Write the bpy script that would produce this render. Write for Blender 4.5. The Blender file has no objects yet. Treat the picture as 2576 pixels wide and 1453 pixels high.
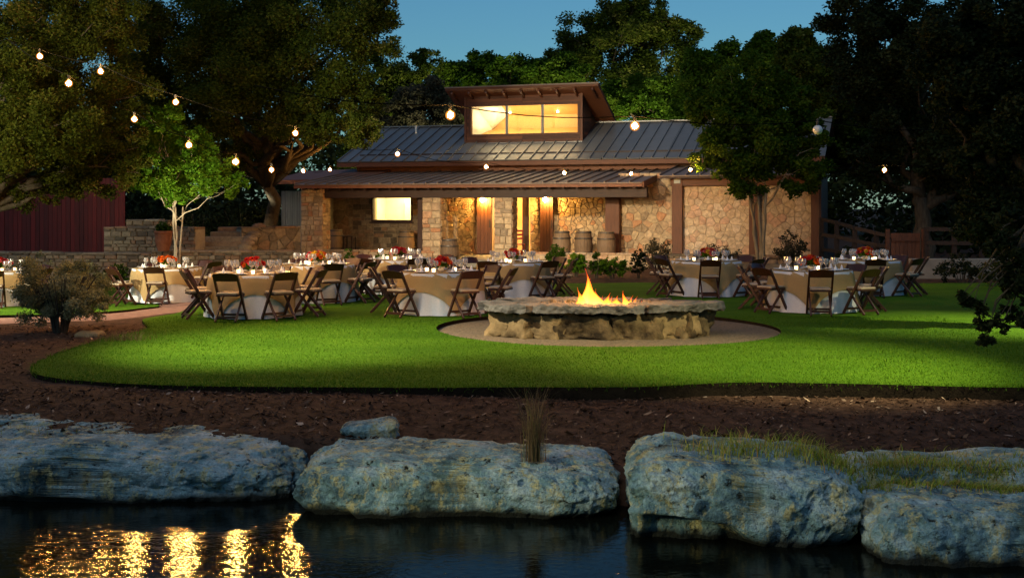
import bpy, bmesh, math, random
import numpy as np
from mathutils import Vector, Matrix, noise
from mathutils.geometry import delaunay_2d_cdt
R = math.radians
rnd = random.Random(7)
S = bpy.context.scene
C = S.collection

# ------------------------------------------------------------------ camera
F, CX, HY, CH = 3000.0, 1288.0, 520.0, 1.94       # focal (px of a 2576 px wide picture), centre, horizon row, eye height
cam = bpy.data.cameras.new('camera')
cam.sensor_width = 36; cam.lens = 36*F/2576; cam.shift_y = -(726.5-HY)/2576
cam.clip_start = .1; cam.clip_end = 3000
co = bpy.data.objects.new('camera', cam); C.objects.link(co)
co.location = (0, 0, CH); co.rotation_euler = (R(90), 0, 0)
S.camera = co

# ------------------------------------------------------------------ sky, dusk sun, exposure
w = bpy.data.worlds.new('World'); S.world = w; w.use_nodes = True
nt = w.node_tree; nt.nodes.clear()
sky = nt.nodes.new('ShaderNodeTexSky'); sky.sky_type = 'NISHITA'; sky.sun_disc = False
sky.sun_elevation = R(18); sky.sun_rotation = R(200); sky.air_density = 1.3; sky.dust_density = 0.3; sky.ozone_density = 4.5
tintn = nt.nodes.new('ShaderNodeMix'); tintn.data_type = 'RGBA'; tintn.blend_type = 'MULTIPLY'; tintn.inputs[0].default_value = 1
tintn.inputs[7].default_value = (.50, .85, 1.0, 1)
bg = nt.nodes.new('ShaderNodeBackground'); bg.inputs[1].default_value = .050
wo = nt.nodes.new('ShaderNodeOutputWorld')
nt.links.new(sky.outputs[0], tintn.inputs[6]); nt.links.new(tintn.outputs[2], bg.inputs[0]); nt.links.new(bg.outputs[0], wo.inputs[0])
sd = bpy.data.lights.new('sun', 'SUN'); sd.energy = .45; sd.angle = R(25); sd.color = (1, .96, .9)
so = bpy.data.objects.new('sun', sd); C.objects.link(so); so.rotation_euler = (R(34), 0, R(-25))
S.view_settings.view_transform = 'Standard'; S.view_settings.look = 'None'
S.view_settings.exposure = .5; S.view_settings.gamma = 1; S.view_settings.use_curve_mapping = False
cy = S.cycles
cy.use_denoising = True; cy.max_bounces = 6; cy.diffuse_bounces = 3; cy.glossy_bounces = 3; cy.transmission_bounces = 4
cy.transparent_max_bounces = 12; cy.sample_clamp_indirect = 4; cy.sample_clamp_direct = 0; cy.caustics_reflective = False; cy.caustics_refractive = False

# ------------------------------------------------------------------ helpers: places
def X_(px, Y): return (px-CX)/F*Y
def Z_(py, Y): return CH-(py-HY)/F*Y
def P_(px, py, Y): return Vector((X_(px, Y), Y, Z_(py, Y)))
def sm(t): t = min(1, max(0, t)); return t*t*(3-2*t)
def hl(x, y):                                    # lawn height: a little lower towards the back left
    return -.25*sm((-x-5)/4)*sm((y-22)/4)
def yw(x):                                       # water line
    px = CX+x/9.3*F
    pts = [(-9000, 10.6), (0, 10.05), (700, 10.0), (1300, 9.6), (1900, 8.8), (2400, 8.3), (9000, 7.0)]
    for (a, b), (c, d) in zip(pts, pts[1:]):
        if a <= px <= c: return b+(d-b)*(px-a)/(c-a)
    return 10.
def hm(x, y):                                    # mulch and soil height
    z = hl(x, y)-.05-.10*sm((x+2.5)/3.5)*sm((17-y)/2)+.025*noise.noise(Vector((x*.6, y*.6, 0)))
    z -= .12*sm((x+5.2)/.8)*sm((y-13.6)/.8)*sm((33-y)/2)
    b = yw(x)
    z -= .14*sm((12.6-y)/2.2)
    z -= .95*sm((b+.95-y)/.7)
    return z

# ------------------------------------------------------------------ helpers: materials
def ramp(nt, fac, stops):
    r = nt.nodes.new('ShaderNodeValToRGB'); e = r.color_ramp.elements
    while len(e) < len(stops): e.new(.5)
    for i, (p, c) in enumerate(stops): e[i].position = p; e[i].color = (*c, 1)
    nt.links.new(fac, r.inputs[0]); return r.outputs[0]
def newmat(name):
    m = bpy.data.materials.new(name); m.use_nodes = True
    return m, m.node_tree, m.node_tree.nodes['Principled BSDF']
def nz(nt, scale, detail=4, vec=None, rough=.55, dist=0):
    n = nt.nodes.new('ShaderNodeTexNoise'); n.inputs['Scale'].default_value = scale; n.inputs['Detail'].default_value = detail
    n.inputs['Roughness'].default_value = rough; n.inputs['Distortion'].default_value = dist
    if vec is not None: nt.links.new(vec, n.inputs['Vector'])
    return n.outputs[0]
def objco(nt, scale=(1, 1, 1)):
    t = nt.nodes.new('ShaderNodeTexCoord'); mp = nt.nodes.new('ShaderNodeMapping'); mp.inputs['Scale'].default_value = scale
    nt.links.new(t.outputs['Object'], mp.inputs[0]); return mp.outputs[0]
def math_(nt, op, a, b):
    m = nt.nodes.new('ShaderNodeMath'); m.operation = op
    for i, v in enumerate((a, b)):
        if isinstance(v, (int, float)): m.inputs[i].default_value = v
        else: nt.links.new(v, m.inputs[i])
    return m.outputs[0]
def mixc(nt, fac, a, b, mode='MIX'):
    m = nt.nodes.new('ShaderNodeMix'); m.data_type = 'RGBA'; m.blend_type = mode
    for i, v in ((0, fac), (6, a), (7, b)):
        if isinstance(v, (int, float)): m.inputs[i].default_value = v
        elif isinstance(v, tuple): m.inputs[i].default_value = (*v, 1)
        else: nt.links.new(v, m.inputs[i])
    return m.outputs[2]
def bump(nt, p, h, strength, dist=.02):
    b = nt.nodes.new('ShaderNodeBump'); b.inputs['Strength'].default_value = strength; b.inputs['Distance'].default_value = dist
    nt.links.new(h, b.inputs['Height']); nt.links.new(b.outputs[0], p.inputs['Normal'])
def simple(name, c1, c2, rough=.6, scale=8, stretch=(1, 1, 1), bmp=.2, metallic=0, spec=.4, orand=.0):
    m, t, p = newmat(name)
    v = objco(t, stretch); n = nz(t, scale, 5, v)
    fac = n
    if orand:
        oi = t.nodes.new('ShaderNodeObjectInfo')
        fac = math_(t, 'ADD', math_(t, 'MULTIPLY', n, 1-orand), math_(t, 'MULTIPLY', oi.outputs['Random'], orand))
    t.links.new(ramp(t, fac, [(.25, c1), (.75, c2)]), p.inputs['Base Color'])
    p.inputs['Roughness'].default_value = rough; p.inputs['Metallic'].default_value = metallic; p.inputs['Specular IOR Level'].default_value = spec
    if bmp: bump(t, p, nz(t, scale*4, 4, v), bmp)
    return m
def attr(t, name):
    a = t.nodes.new('ShaderNodeAttribute'); a.attribute_name = name; return a.outputs['Fac']
def leafmat(name, stops, trans=.45, rough=.6):
    m, t, p = newmat(name)
    col = ramp(t, attr(t, 'tint'), stops)
    t.links.new(col, p.inputs['Base Color']); p.inputs['Roughness'].default_value = rough; p.inputs['Specular IOR Level'].default_value = .06
    tr = t.nodes.new('ShaderNodeBsdfTranslucent'); t.links.new(col, tr.inputs[0])
    mx = t.nodes.new('ShaderNodeMixShader'); mx.inputs[0].default_value = trans
    t.links.new(p.outputs[0], mx.inputs[1]); t.links.new(tr.outputs[0], mx.inputs[2])
    t.links.new(mx.outputs[0], t.nodes['Material Output'].inputs[0])
    return m
def stonemat(name, stops, bmp=.5):
    m, t, p = newmat(name)
    v = objco(t)
    base = ramp(t, attr(t, 'tint'), stops)
    n = nz(t, 9, 6, v, .65)
    col = mixc(t, 1., base, ramp(t, n, [(.3, (.55, .52, .5)), (.7, (1.15, 1.1, 1.02))]), 'MULTIPLY')
    t.links.new(col, p.inputs['Base Color']); p.inputs['Roughness'].default_value = .85; p.inputs['Specular IOR Level'].default_value = .2
    bump(t, p, nz(t, 22, 6, v, .7), bmp, .03)
    return m
def emit(name, col, strength):
    m, t, p = newmat(name)
    p.inputs['Base Color'].default_value = (*col, 1); p.inputs['Emission Color'].default_value = (*col, 1); p.inputs['Emission Strength'].default_value = strength
    return m

M = {}
M['mulch'] = simple('bark mulch', (.018, .010, .007), (.085, .048, .032), .95, 7, (1, 1, 1), .9, spec=.1)
M['soil'] = simple('dark soil edge', (.008, .006, .004), (.02, .015, .01), 1, 12, bmp=.6, spec=.05)
M['gravel'] = simple('tan gravel', (.08, .062, .042), (.24, .19, .135), .95, 28, bmp=.9, spec=.1)
M['path'] = simple('brown path', (.12, .07, .06), (.24, .15, .13), .9, 9, bmp=.5, spec=.1)
M['wood'] = simple('dark mahogany', (.020, .006, .004), (.058, .017, .009), .38, 6, (9, 9, 1), .15, spec=.5, orand=.3)
M['cushion'] = simple('ivory vinyl seat', (.30, .24, .17), (.40, .33, .24), .5, 5, bmp=.1)
M['cedar'] = simple('red cedar', (.055, .018, .008), (.16, .055, .022), .6, 3, (1, 9, 9), .3, orand=.45)
M['cedarv'] = simple('red cedar posts', (.055, .019, .009), (.14, .05, .022), .6, 3, (9, 9, 1), .3, orand=.3)
M['darkwood'] = simple('dark stained beam', (.016, .006, .004), (.045, .017, .010), .6, 3, (1, 9, 9), .3, orand=.3)
M['fence'] = simple('barn red boards', (.045, .0015, .0015), (.13, .006, .005), .7, 2.5, (9, 9, 1), .3, orand=.4)
M['rail'] = simple('weathered rails', (.012, .007, .005), (.035, .019, .012), .8, 4, (1, 6, 6), .3, orand=.3)
M['bark'] = simple('oak bark', (.028, .021, .015), (.085, .066, .046), .9, 4, (4, 4, 1), .9, spec=.1)
M['midbark'] = simple('smooth brown bark', (.11, .085, .05), (.25, .20, .13), .7, 3, (4, 4, 1), .3, spec=.2)
M['palebark'] = simple('smooth pale bark', (.26, .20, .14), (.50, .42, .33), .7, 3, (4, 4, 1), .3, spec=.2)
M['twig'] = simple('brown stems', (.03, .022, .015), (.08, .06, .04), .8, 9, bmp=.2)
M['mortar'] = simple('lime mortar', (.30, .24, .17), (.44, .36, .26), .95, 12, bmp=.5, spec=.1)
M['dark'] = simple('dark interior', (.01, .008, .006), (.02, .015, .012), .9, 5, bmp=0)
M['roof'] = simple('grey metal roof', (.13, .13, .13), (.21, .205, .20), .42, 1.2, (1, 1, 1), .04, metallic=.35, orand=.35)
M['porchroof'] = simple('brown metal roof', (.13, .095, .075), (.21, .155, .125), .55, 1.2, (1, 1, 1), .04, metallic=.15, orand=.35)
M['shed'] = simple('galvanised sheet', (.14, .145, .14), (.22, .22, .21), .5, 2, (8, 8, 1), .05, metallic=.3, orand=.3)
M['plaster'] = simple('white plaster', (.7, .66, .56), (.8, .76, .66), .8, 4, bmp=.05)
M['orangewood'] = simple('varnished pine', (.46, .26, .08), (.58, .34, .12), .5, 3, (8, 1, 8), .1)
M['cable'] = simple('black rubber cable', (.003, .003, .003), (.005, .005, .005), 1, 8, bmp=0, spec=0)
M['black'] = simple('black metal', (.012, .012, .012), (.03, .03, .03), .5, 8, bmp=.05)
M['white'] = simple('white china', (.72, .72, .70), (.8, .8, .79), .25, 4, bmp=0)
M['linen'] = simple('white linen', (.44, .48, .55), (.56, .60, .67), .85, 60, bmp=.12, spec=.1)
M['burlap'] = simple('tan burlap', (.25, .175, .08), (.36, .26, .13), .9, 120, bmp=.3, spec=.1, orand=.2)
M['napkin'] = simple('white napkin', (.7, .7, .72), (.8, .8, .82), .8, 30, bmp=.1)
M['terracotta'] = simple('terracotta', (.22, .07, .03), (.36, .13, .06), .8, 6, bmp=.2)
M['barrelwood'] = simple('oak staves', (.10, .06, .035), (.24, .155, .09), .7, 3, (8, 8, 1), .3, orand=.35)
M['hoop'] = simple('rusty hoop', (.05, .045, .04), (.12, .10, .09), .5, 6, bmp=.1, metallic=.6)
M['redchair'] = simple('red painted chair', (.22, .02, .012), (.32, .035, .02), .5, 5, bmp=.1)
M['concrete'] = simple('concrete', (.16, .145, .12), (.26, .24, .20), .9, 3, bmp=.3)
M['ember'] = simple('ash and coals', (.02, .016, .014), (.10, .075, .06), .95, 10, bmp=.8)
tan = [(0, (.28, .22, .16)), (.25, (.46, .35, .24)), (.5, (.54, .42, .28)), (.7, (.42, .33, .23)), (.85, (.48, .25, .14)), (1, (.60, .49, .35))]
M['stone'] = stonemat('tan fieldstone', tan)
M['drystone'] = stonemat('grey dry stone', [(0, (.11, .09, .07)), (.35, (.24, .19, .14)), (.65, (.32, .26, .18)), (.85, (.27, .16, .10)), (1, (.38, .32, .24))])
M['pinkstone'] = stonemat('pink limestone', [(0, (.50, .39, .27)), (.3, (.60, .48, .35)), (.6, (.56, .44, .31)), (.88, (.54, .35, .25)), (1, (.64, .54, .42))])
M['leaf_oak'] = leafmat('oak leaves', [(0, (.018, .032, .004)), (.5, (.046, .070, .008)), (.85, (.085, .098, .016)), (1, (.15, .15, .05))])
M['leaf_rust'] = leafmat('olive brown leaves', [(0, (.024, .032, .003)), (.5, (.054, .068, .007)), (.85, (.09, .088, .012)), (1, (.15, .10, .025))])
M['leaf_bright'] = leafmat('bright leaves', [(0, (.03, .085, .004)), (.5, (.065, .15, .008)), (1, (.13, .20, .014))], .45)
M['leaf_green'] = leafmat('green leaves', [(0, (.016, .042, .003)), (.5, (.038, .080, .006)), (1, (.075, .115, .012))])
M['leaf_dark'] = leafmat('shade-dark leaves', [(0, (.007, .012, .004)), (.5, (.014, .022, .007)), (1, (.030, .034, .012))], .2)  # lack of light on the right-hand trees is put into this leaf colour
M['leaf_grey'] = leafmat('grey twiggy leaves', [(0, (.03, .03, .018)), (.5, (.06, .058, .036)), (1, (.09, .075, .05))])
M['leaf_olive'] = leafmat('olive shrub leaves', [(0, (.09, .09, .04)), (.5, (.22, .215, .11)), (1, (.40, .39, .24))])
M['blade'] = leafmat('grass blades', [(0, (.036, .10, .003)), (.5, (.055, .132, .005)), (1, (.085, .165, .008))], .3)
M['wildgrass'] = leafmat('wild grass', [(0, (.10, .13, .02)), (.45, (.25, .34, .04)), (.8, (.38, .38, .08)), (1, (.42, .22, .09))], .3)
M['drygrass'] = leafmat('dry grass', [(0, (.09, .06, .035)), (.6, (.17, .12, .07)), (1, (.13, .13, .04))], .3)
for nme, c in (('red', (.62, .03, .025)), ('orange', (.80, .16, .02)), ('yellow', (.75, .48, .04)), ('pink', (.62, .10, .13)), ('crimson', (.38, .012, .02))):
    M['petal_'+nme] = leafmat(nme+' petals', [(0, tuple(.7*x for x in c)), (1, c)], .25)
M['bulb'] = emit('lit globe bulb', (1, .48, .11), 3600)
M['bulb_off'] = simple('frosted glass', (.5, .5, .5), (.6, .6, .6), .2, 4, bmp=0)
M['sconce'] = emit('lit sconce glass', (1, .52, .11), 750)
M['downlight'] = emit('lit ceiling lamp', (1, .8, .5), 30)
M['candle'] = emit('lit candle glass', (1, .66, .28), 5)
def glassmat(name, tint, alpha, rough=.03):
    m, t, p = newmat(name)
    g = t.nodes.new('ShaderNodeBsdfGlossy'); g.inputs['Roughness'].default_value = rough
    tr = t.nodes.new('ShaderNodeBsdfTransparent'); tr.inputs[0].default_value = (*tint, 1)
    lw = t.nodes.new('ShaderNodeLayerWeight'); lw.inputs[0].default_value = alpha
    mx = t.nodes.new('ShaderNodeMixShader')
    t.links.new(lw.outputs[1], mx.inputs[0]); t.links.new(tr.outputs[0], mx.inputs[1]); t.links.new(g.outputs[0], mx.inputs[2])
    t.links.new(mx.outputs[0], t.nodes['Material Output'].inputs[0]); return m
M['pane'] = glassmat('window glass', (.97, .97, .95), .12)
m, t, p = newmat('amber halo shell'); t.nodes.remove(p)  # bulb halo painted on as soft amber emission of a see-through shell
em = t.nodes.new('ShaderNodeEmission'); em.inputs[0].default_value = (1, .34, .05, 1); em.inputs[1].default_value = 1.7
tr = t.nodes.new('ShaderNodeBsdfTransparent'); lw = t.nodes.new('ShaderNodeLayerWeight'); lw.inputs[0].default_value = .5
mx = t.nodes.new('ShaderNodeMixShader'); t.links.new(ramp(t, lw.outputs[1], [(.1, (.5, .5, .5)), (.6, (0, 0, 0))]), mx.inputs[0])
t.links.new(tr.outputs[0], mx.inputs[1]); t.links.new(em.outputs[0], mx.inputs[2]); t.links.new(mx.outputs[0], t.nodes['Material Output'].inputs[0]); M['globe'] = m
M['glass'] = glassmat('wine glass', (.93, .93, .93), .3, .12)
t = M['glass'].node_tree; o_ = t.nodes['Material Output']; src = o_.inputs[0].links[0].from_socket; df = t.nodes.new('ShaderNodeBsdfDiffuse'); df.inputs[0].default_value = (.85, .85, .85, 1)
mx = t.nodes.new('ShaderNodeMixShader'); lw = t.nodes.new('ShaderNodeLayerWeight'); lw.inputs[0].default_value = .3; t.links.new(ramp(t, lw.outputs[1], [(.2, (.10, .10, .10)), (.9, (.9, .9, .9))]), mx.inputs[0])  # white edge sparkle painted in as a diffuse rim tint
t.links.new(src, mx.inputs[1]); t.links.new(df.outputs[0], mx.inputs[2]); t.links.new(mx.outputs[0], o_.inputs[0])
# lawn
m, t, p = newmat('mown lawn'); v = objco(t)
n1 = nz(t, .9, 6, objco(t, (.6, 1.2, 1)), .6); n2 = nz(t, 34, 5, objco(t, (1, .45, 1)), .7)
c = mixc(t, 1., ramp(t, n1, [(.3, (.034, .098, .003)), (.7, (.068, .155, .007))]), ramp(t, n2, [(.25, (.66, .7, .6)), (.75, (1.2, 1.18, 1.12))]), 'MULTIPLY')
t.links.new(c, p.inputs['Base Color']); p.inputs['Roughness'].default_value = .95; p.inputs['Specular IOR Level'].default_value = .08
bump(t, p, n2, .9, .05); M['lawn'] = m
# water
m, t, p = newmat('dark pond water'); v = objco(t, (1, 1.5, 1))
p.inputs['Base Color'].default_value = (.003, .004, .003, 1); p.inputs['Roughness'].default_value = .06; p.inputs['IOR'].default_value = 1.17
h = math_(t, 'ADD', nz(t, 9, 2, v, .5), math_(t, 'MULTIPLY', nz(t, 30, 2, v, .5), .35)); bump(t, p, h, .35, .0088); M['water'] = m
# limestone boulders: grey limestone, ochre lichen runs, black pits
m, t, p = newmat('weathered limestone'); v = objco(t); vs = objco(t, (2.0, 2.0, .9))
n1 = nz(t, 2.2, 8, v, .65); n2 = nz(t, 3.4, 12, vs, .78, .15); n3 = nz(t, 11, 5, v, .7); n4 = nz(t, 38, 4, v, .7)
c = ramp(t, n1, [(.36, (.04, .085, .105)), (.5, (.25, .43, .49)), (.64, (.56, .72, .76))])
c = mixc(t, math_(t, 'MULTIPLY', ramp(t, n2, [(.505, (0, 0, 0)), (.58, (1, 1, 1))]), .85), c, (.68, .62, .30))
c = mixc(t, ramp(t, n3, [(.34, (1, 1, 1)), (.42, (0, 0, 0))]), c, (.02, .025, .02))
c = mixc(t, 1., c, ramp(t, n4, [(.3, (.6, .6, .6)), (.7, (1.2, 1.2, 1.2))]), 'MULTIPLY')
ge = t.nodes.new('ShaderNodeNewGeometry'); sz_ = t.nodes.new('ShaderNodeSeparateXYZ'); t.links.new(ge.outputs['Position'], sz_.inputs[0])   # wet band just above the water
wet = math_(t, 'ADD', sz_.outputs[2], math_(t, 'MULTIPLY', nz(t, 3, 3, v), .12)); c = mixc(t, ramp(t, math_(t, 'ADD', wet, 1.), [(.54, (1, 1, 1)), (.60, (0, 0, 0))]), c, (.022, .026, .022))
t.links.new(c, p.inputs['Base Color']); p.inputs['Roughness'].default_value = .85; p.inputs['Specular IOR Level'].default_value = .25
bump(t, p, math_(t, 'ADD', n3, math_(t, 'MULTIPLY', n4, .5)), 1., .09); M['boulder'] = m
# flame
m, t, p = newmat('flame'); t.nodes.remove(p)
tc = t.nodes.new('ShaderNodeTexCoord'); sx = t.nodes.new('ShaderNodeSeparateXYZ'); t.links.new(tc.outputs['Generated'], sx.inputs[0])
em = t.nodes.new('ShaderNodeEmission'); em.inputs[1].default_value = 5
fz = math_(t, 'ADD', sx.outputs[2], math_(t, 'MULTIPLY', nz(t, 6, 3, tc.outputs['Object']), .3))
t.links.new(ramp(t, fz, [(.15, (1, .62, .12)), (.45, (1, .42, .04)), (.75, (.95, .16, .012)), (1, (.6, .05, .005))]), em.inputs[0])
tr = t.nodes.new('ShaderNodeBsdfTransparent'); lw = t.nodes.new('ShaderNodeLayerWeight'); lw.inputs[0].default_value = .5
op = math_(t, 'ADD', math_(t, 'MULTIPLY', lw.outputs[1], .75), math_(t, 'MULTIPLY', sx.outputs[2], .45))
mx = t.nodes.new('ShaderNodeMixShader'); t.links.new(ramp(t, op, [(.1, (.05, .05, .05)), (.7, (1, 1, 1))]), mx.inputs[0])
t.links.new(em.outputs[0], mx.inputs[1]); t.links.new(tr.outputs[0], mx.inputs[2]); t.links.new(mx.outputs[0], t.nodes['Material Output'].inputs[0]); M['flame'] = m

# ------------------------------------------------------------------ helpers: objects and meshes
def tag(o, label=None, cat=None, group=None, kind=None):
    if label: o['label'] = label
    if cat: o['category'] = cat
    if group: o['group'] = group
    if kind: o['kind'] = kind
    return o
def empty(name, loc=(0, 0, 0), rz=0, label=None, cat=None, group=None):
    o = bpy.data.objects.new(name, None); C.objects.link(o); o.location = loc; o.rotation_euler = (0, 0, rz); o.empty_display_size = .2
    return tag(o, label, cat, group)
def link(name, me, mat=None, parent=None, smooth=False, loc=None):
    if mat is not None: me.materials.append(mat)
    if smooth: me.polygons.foreach_set('use_smooth', [True]*len(me.polygons))
    o = bpy.data.objects.new(name, me); C.objects.link(o)
    if parent: o.parent = parent
    if loc is not None: o.location = loc
    return o
kids = {}
def copy_tree(o, parent=None):
    c = o.copy(); C.objects.link(c)
    if parent: c.parent = parent
    for ch in o.children: copy_tree(ch, c)
    return c
class MB:
    def __init__(s): s.v = []; s.f = []
    def add(s, vs, fs):
        b = len(s.v); s.v += [tuple(x) for x in vs]; s.f += [[b+i for i in f] for f in fs]; return s
    def box(s, c, d, rz=0, bev=0):
        cx, cy_, cz = c; a, b, e = d[0]/2, d[1]/2, d[2]/2; cr, sr = math.cos(rz), math.sin(rz)
        vs = []
        for x, y, z in ((-a, -b, -e), (a, -b, -e), (a, b, -e), (-a, b, -e), (-a, -b, e), (a, -b, e), (a, b, e), (-a, b, e)):
            vs.append((cx+x*cr-y*sr, cy_+x*sr+y*cr, cz+z))
        return s.add(vs, [[0, 3, 2, 1], [4, 5, 6, 7], [0, 1, 5, 4], [1, 2, 6, 5], [2, 3, 7, 6], [3, 0, 4, 7]])
    def span(s, a, b): return s.box([(x+y)/2 for x, y in zip(a, b)], [abs(y-x) for x, y in zip(a, b)])
    def bar(s, p, q, wd, ht, up=(0, 0, 1)):
        p, q = Vector(p), Vector(q); d = (q-p).normalized(); u = Vector(up)
        if abs(d.dot(u)) > .98: u = Vector((0, 1, 0))
        a = d.cross(u).normalized(); b = a.cross(d).normalized(); a *= wd/2; b *= ht/2
        vs = [p-a-b, p+a-b, p+a+b, p-a+b, q-a-b, q+a-b, q+a+b, q-a+b]
        return s.add(vs, [[0, 1, 2, 3], [7, 6, 5, 4], [0, 4, 5, 1], [1, 5, 6, 2], [2, 6, 7, 3], [3, 7, 4, 0]])
    def tube(s, pts, rad, n=6):
        pts = [Vector(q) for q in pts]; rings = []
        if isinstance(rad, (int, float)): rad = [rad]*len(pts)
        vs = []
        for i, q in enumerate(pts):
            d = (pts[min(i+1, len(pts)-1)]-pts[max(i-1, 0)]).normalized()
            u = Vector((0, 0, 1)) if abs(d.z) < .9 else Vector((1, 0, 0))
            a = d.cross(u).normalized(); b = a.cross(d)
            for k in range(n):
                th = 2*math.pi*k/n; vs.append(q+(a*math.cos(th)+b*math.sin(th))*rad[i])
        fs = [[i*n+k, i*n+(k+1) % n, (i+1)*n+(k+1) % n, (i+1)*n+k] for i in range(len(pts)-1) for k in range(n)]
        fs += [list(range(n))[::-1], [(len(pts)-1)*n+k for k in range(n)]]
        return s.add(vs, fs)
    def lathe(s, prof, n=16, c=(0, 0, 0), f=None):
        vs = []
        for r, z in prof:
            for k in range(n):
                th = 2*math.pi*k/n; rr = r if f is None else f(r, z, th)
                vs.append((c[0]+rr*math.cos(th), c[1]+rr*math.sin(th), c[2]+z))
        return s.add(vs, [[i*n+k, i*n+(k+1) % n, (i+1)*n+(k+1) % n, (i+1)*n+k] for i in range(len(prof)-1) for k in range(n)])
    def ball(s, c, r, sub=1, sc=(1, 1, 1)):
        bm = bmesh.new(); bmesh.ops.create_icosphere(bm, subdivisions=sub, radius=r); bm.verts.index_update()
        s.add([(c[0]+q.co.x*sc[0], c[1]+q.co.y*sc[1], c[2]+q.co.z*sc[2]) for q in bm.verts], [[q.index for q in f.verts] for f in bm.faces]); bm.free(); return s
    def mesh(s, name):
        me = bpy.data.meshes.new(name); me.from_pydata(s.v, [], s.f); me.update(); return me
    def build(s, name, mat, parent=None, smooth=False, loc=None): return link(name, s.mesh(name), mat, parent, smooth, loc)
def soft(o, wdt=.01, seg=1):
    b = o.modifiers.new('bevel', 'BEVEL'); b.width = wdt; b.segments = seg; b.limit_method = 'ANGLE'; return o
def npmesh(name, co_, nper, mat, parent=None, tint=None, smooth=False):
    """quads or tris from an (N*nper, 3) array"""
    N = len(co_)//nper
    me = bpy.data.meshes.new(name); me.vertices.add(N*nper); me.vertices.foreach_set('co', co_.astype(np.float32).ravel())
    me.loops.add(N*nper); me.loops.foreach_set('vertex_index', np.arange(N*nper, dtype=np.int32))
    me.polygons.add(N); me.polygons.foreach_set('loop_start', np.arange(0, N*nper, nper, dtype=np.int32))
    me.update(calc_edges=True)
    if tint is not None:
        a = me.attributes.new('tint', 'FLOAT', 'POINT'); a.data.foreach_set('value', np.repeat(tint, nper).astype(np.float32))
    return link(name, me, mat, parent, smooth)
def settint(me, val):
    a = me.attributes.new('tint', 'FLOAT', 'POINT'); a.data.foreach_set('value', np.full(len(me.vertices), val, np.float32) if np.isscalar(val) else np.asarray(val, np.float32))

# ---- leaves: small folded quads spread through clumps
def leaves(name, cen, rad, n, size, mat, parent=None, seed=0, droop=.25, aspect=.55, flat=1.):
    g = np.random.default_rng(seed); cen = np.asarray(cen, float); rad = np.asarray(rad, float)
    pr = rad**2; pr /= pr.sum()
    idx = g.choice(len(cen), n, p=pr)
    d = g.normal(size=(n, 3)); d /= np.linalg.norm(d, axis=1)[:, None]
    rr = rad[idx]*np.power(g.random(n), .45)*(1+.25*g.normal(size=n)*.6)
    pos = cen[idx]+d*rr[:, None]*np.array([1, 1, .8*flat])
    a = g.normal(size=(n, 3)); a[:, 2] = a[:, 2]*.6-droop; a /= np.linalg.norm(a, axis=1)[:, None]
    b = g.normal(size=(n, 3)); b -= a*(a*b).sum(1)[:, None]; b /= np.linalg.norm(b, axis=1)[:, None]
    L = size*(.65+.7*g.random(n)); a *= L[:, None]; b *= (L*aspect)[:, None]
    q = np.stack([pos-a*.5, pos+b*.5, pos+a*.5, pos-b*.5], 1).reshape(-1, 3)
    clump = g.random(len(cen))
    tint = np.clip(.55*clump[idx]+.6*g.random(n)-.08, 0, 1)
    return npmesh(name, q, 4, mat, parent, tint)
def lobes_to_clumps(lobes, per, seed, k=(.22, .42)):
    g = random.Random(seed); cen = []; rad = []
    for c, r in lobes:
        for i in range(per):
            d = Vector((g.gauss(0, 1), g.gauss(0, 1), g.gauss(0, 1))).normalized()
            rr = g.random()**.4
            cen.append((c[0]+d.x*r[0]*rr, c[1]+d.y*r[1]*rr, c[2]+d.z*r[2]*rr)); rad.append(min(r)*g.uniform(*k))
    return cen, rad
def limb_path(a, b, seed, n=7, wob=.12):
    g = random.Random(seed); a, b = Vector(a), Vector(b); L = (b-a).length; out = []
    for i in range(n):
        t_ = i/(n-1); q = a.lerp(b, t_)
        if 0 < i < n-1: q += Vector((g.uniform(-1, 1), g.uniform(-1, 1), g.uniform(-.5, .8)))*wob*L*.5
        out.append(q)
    return out
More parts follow.
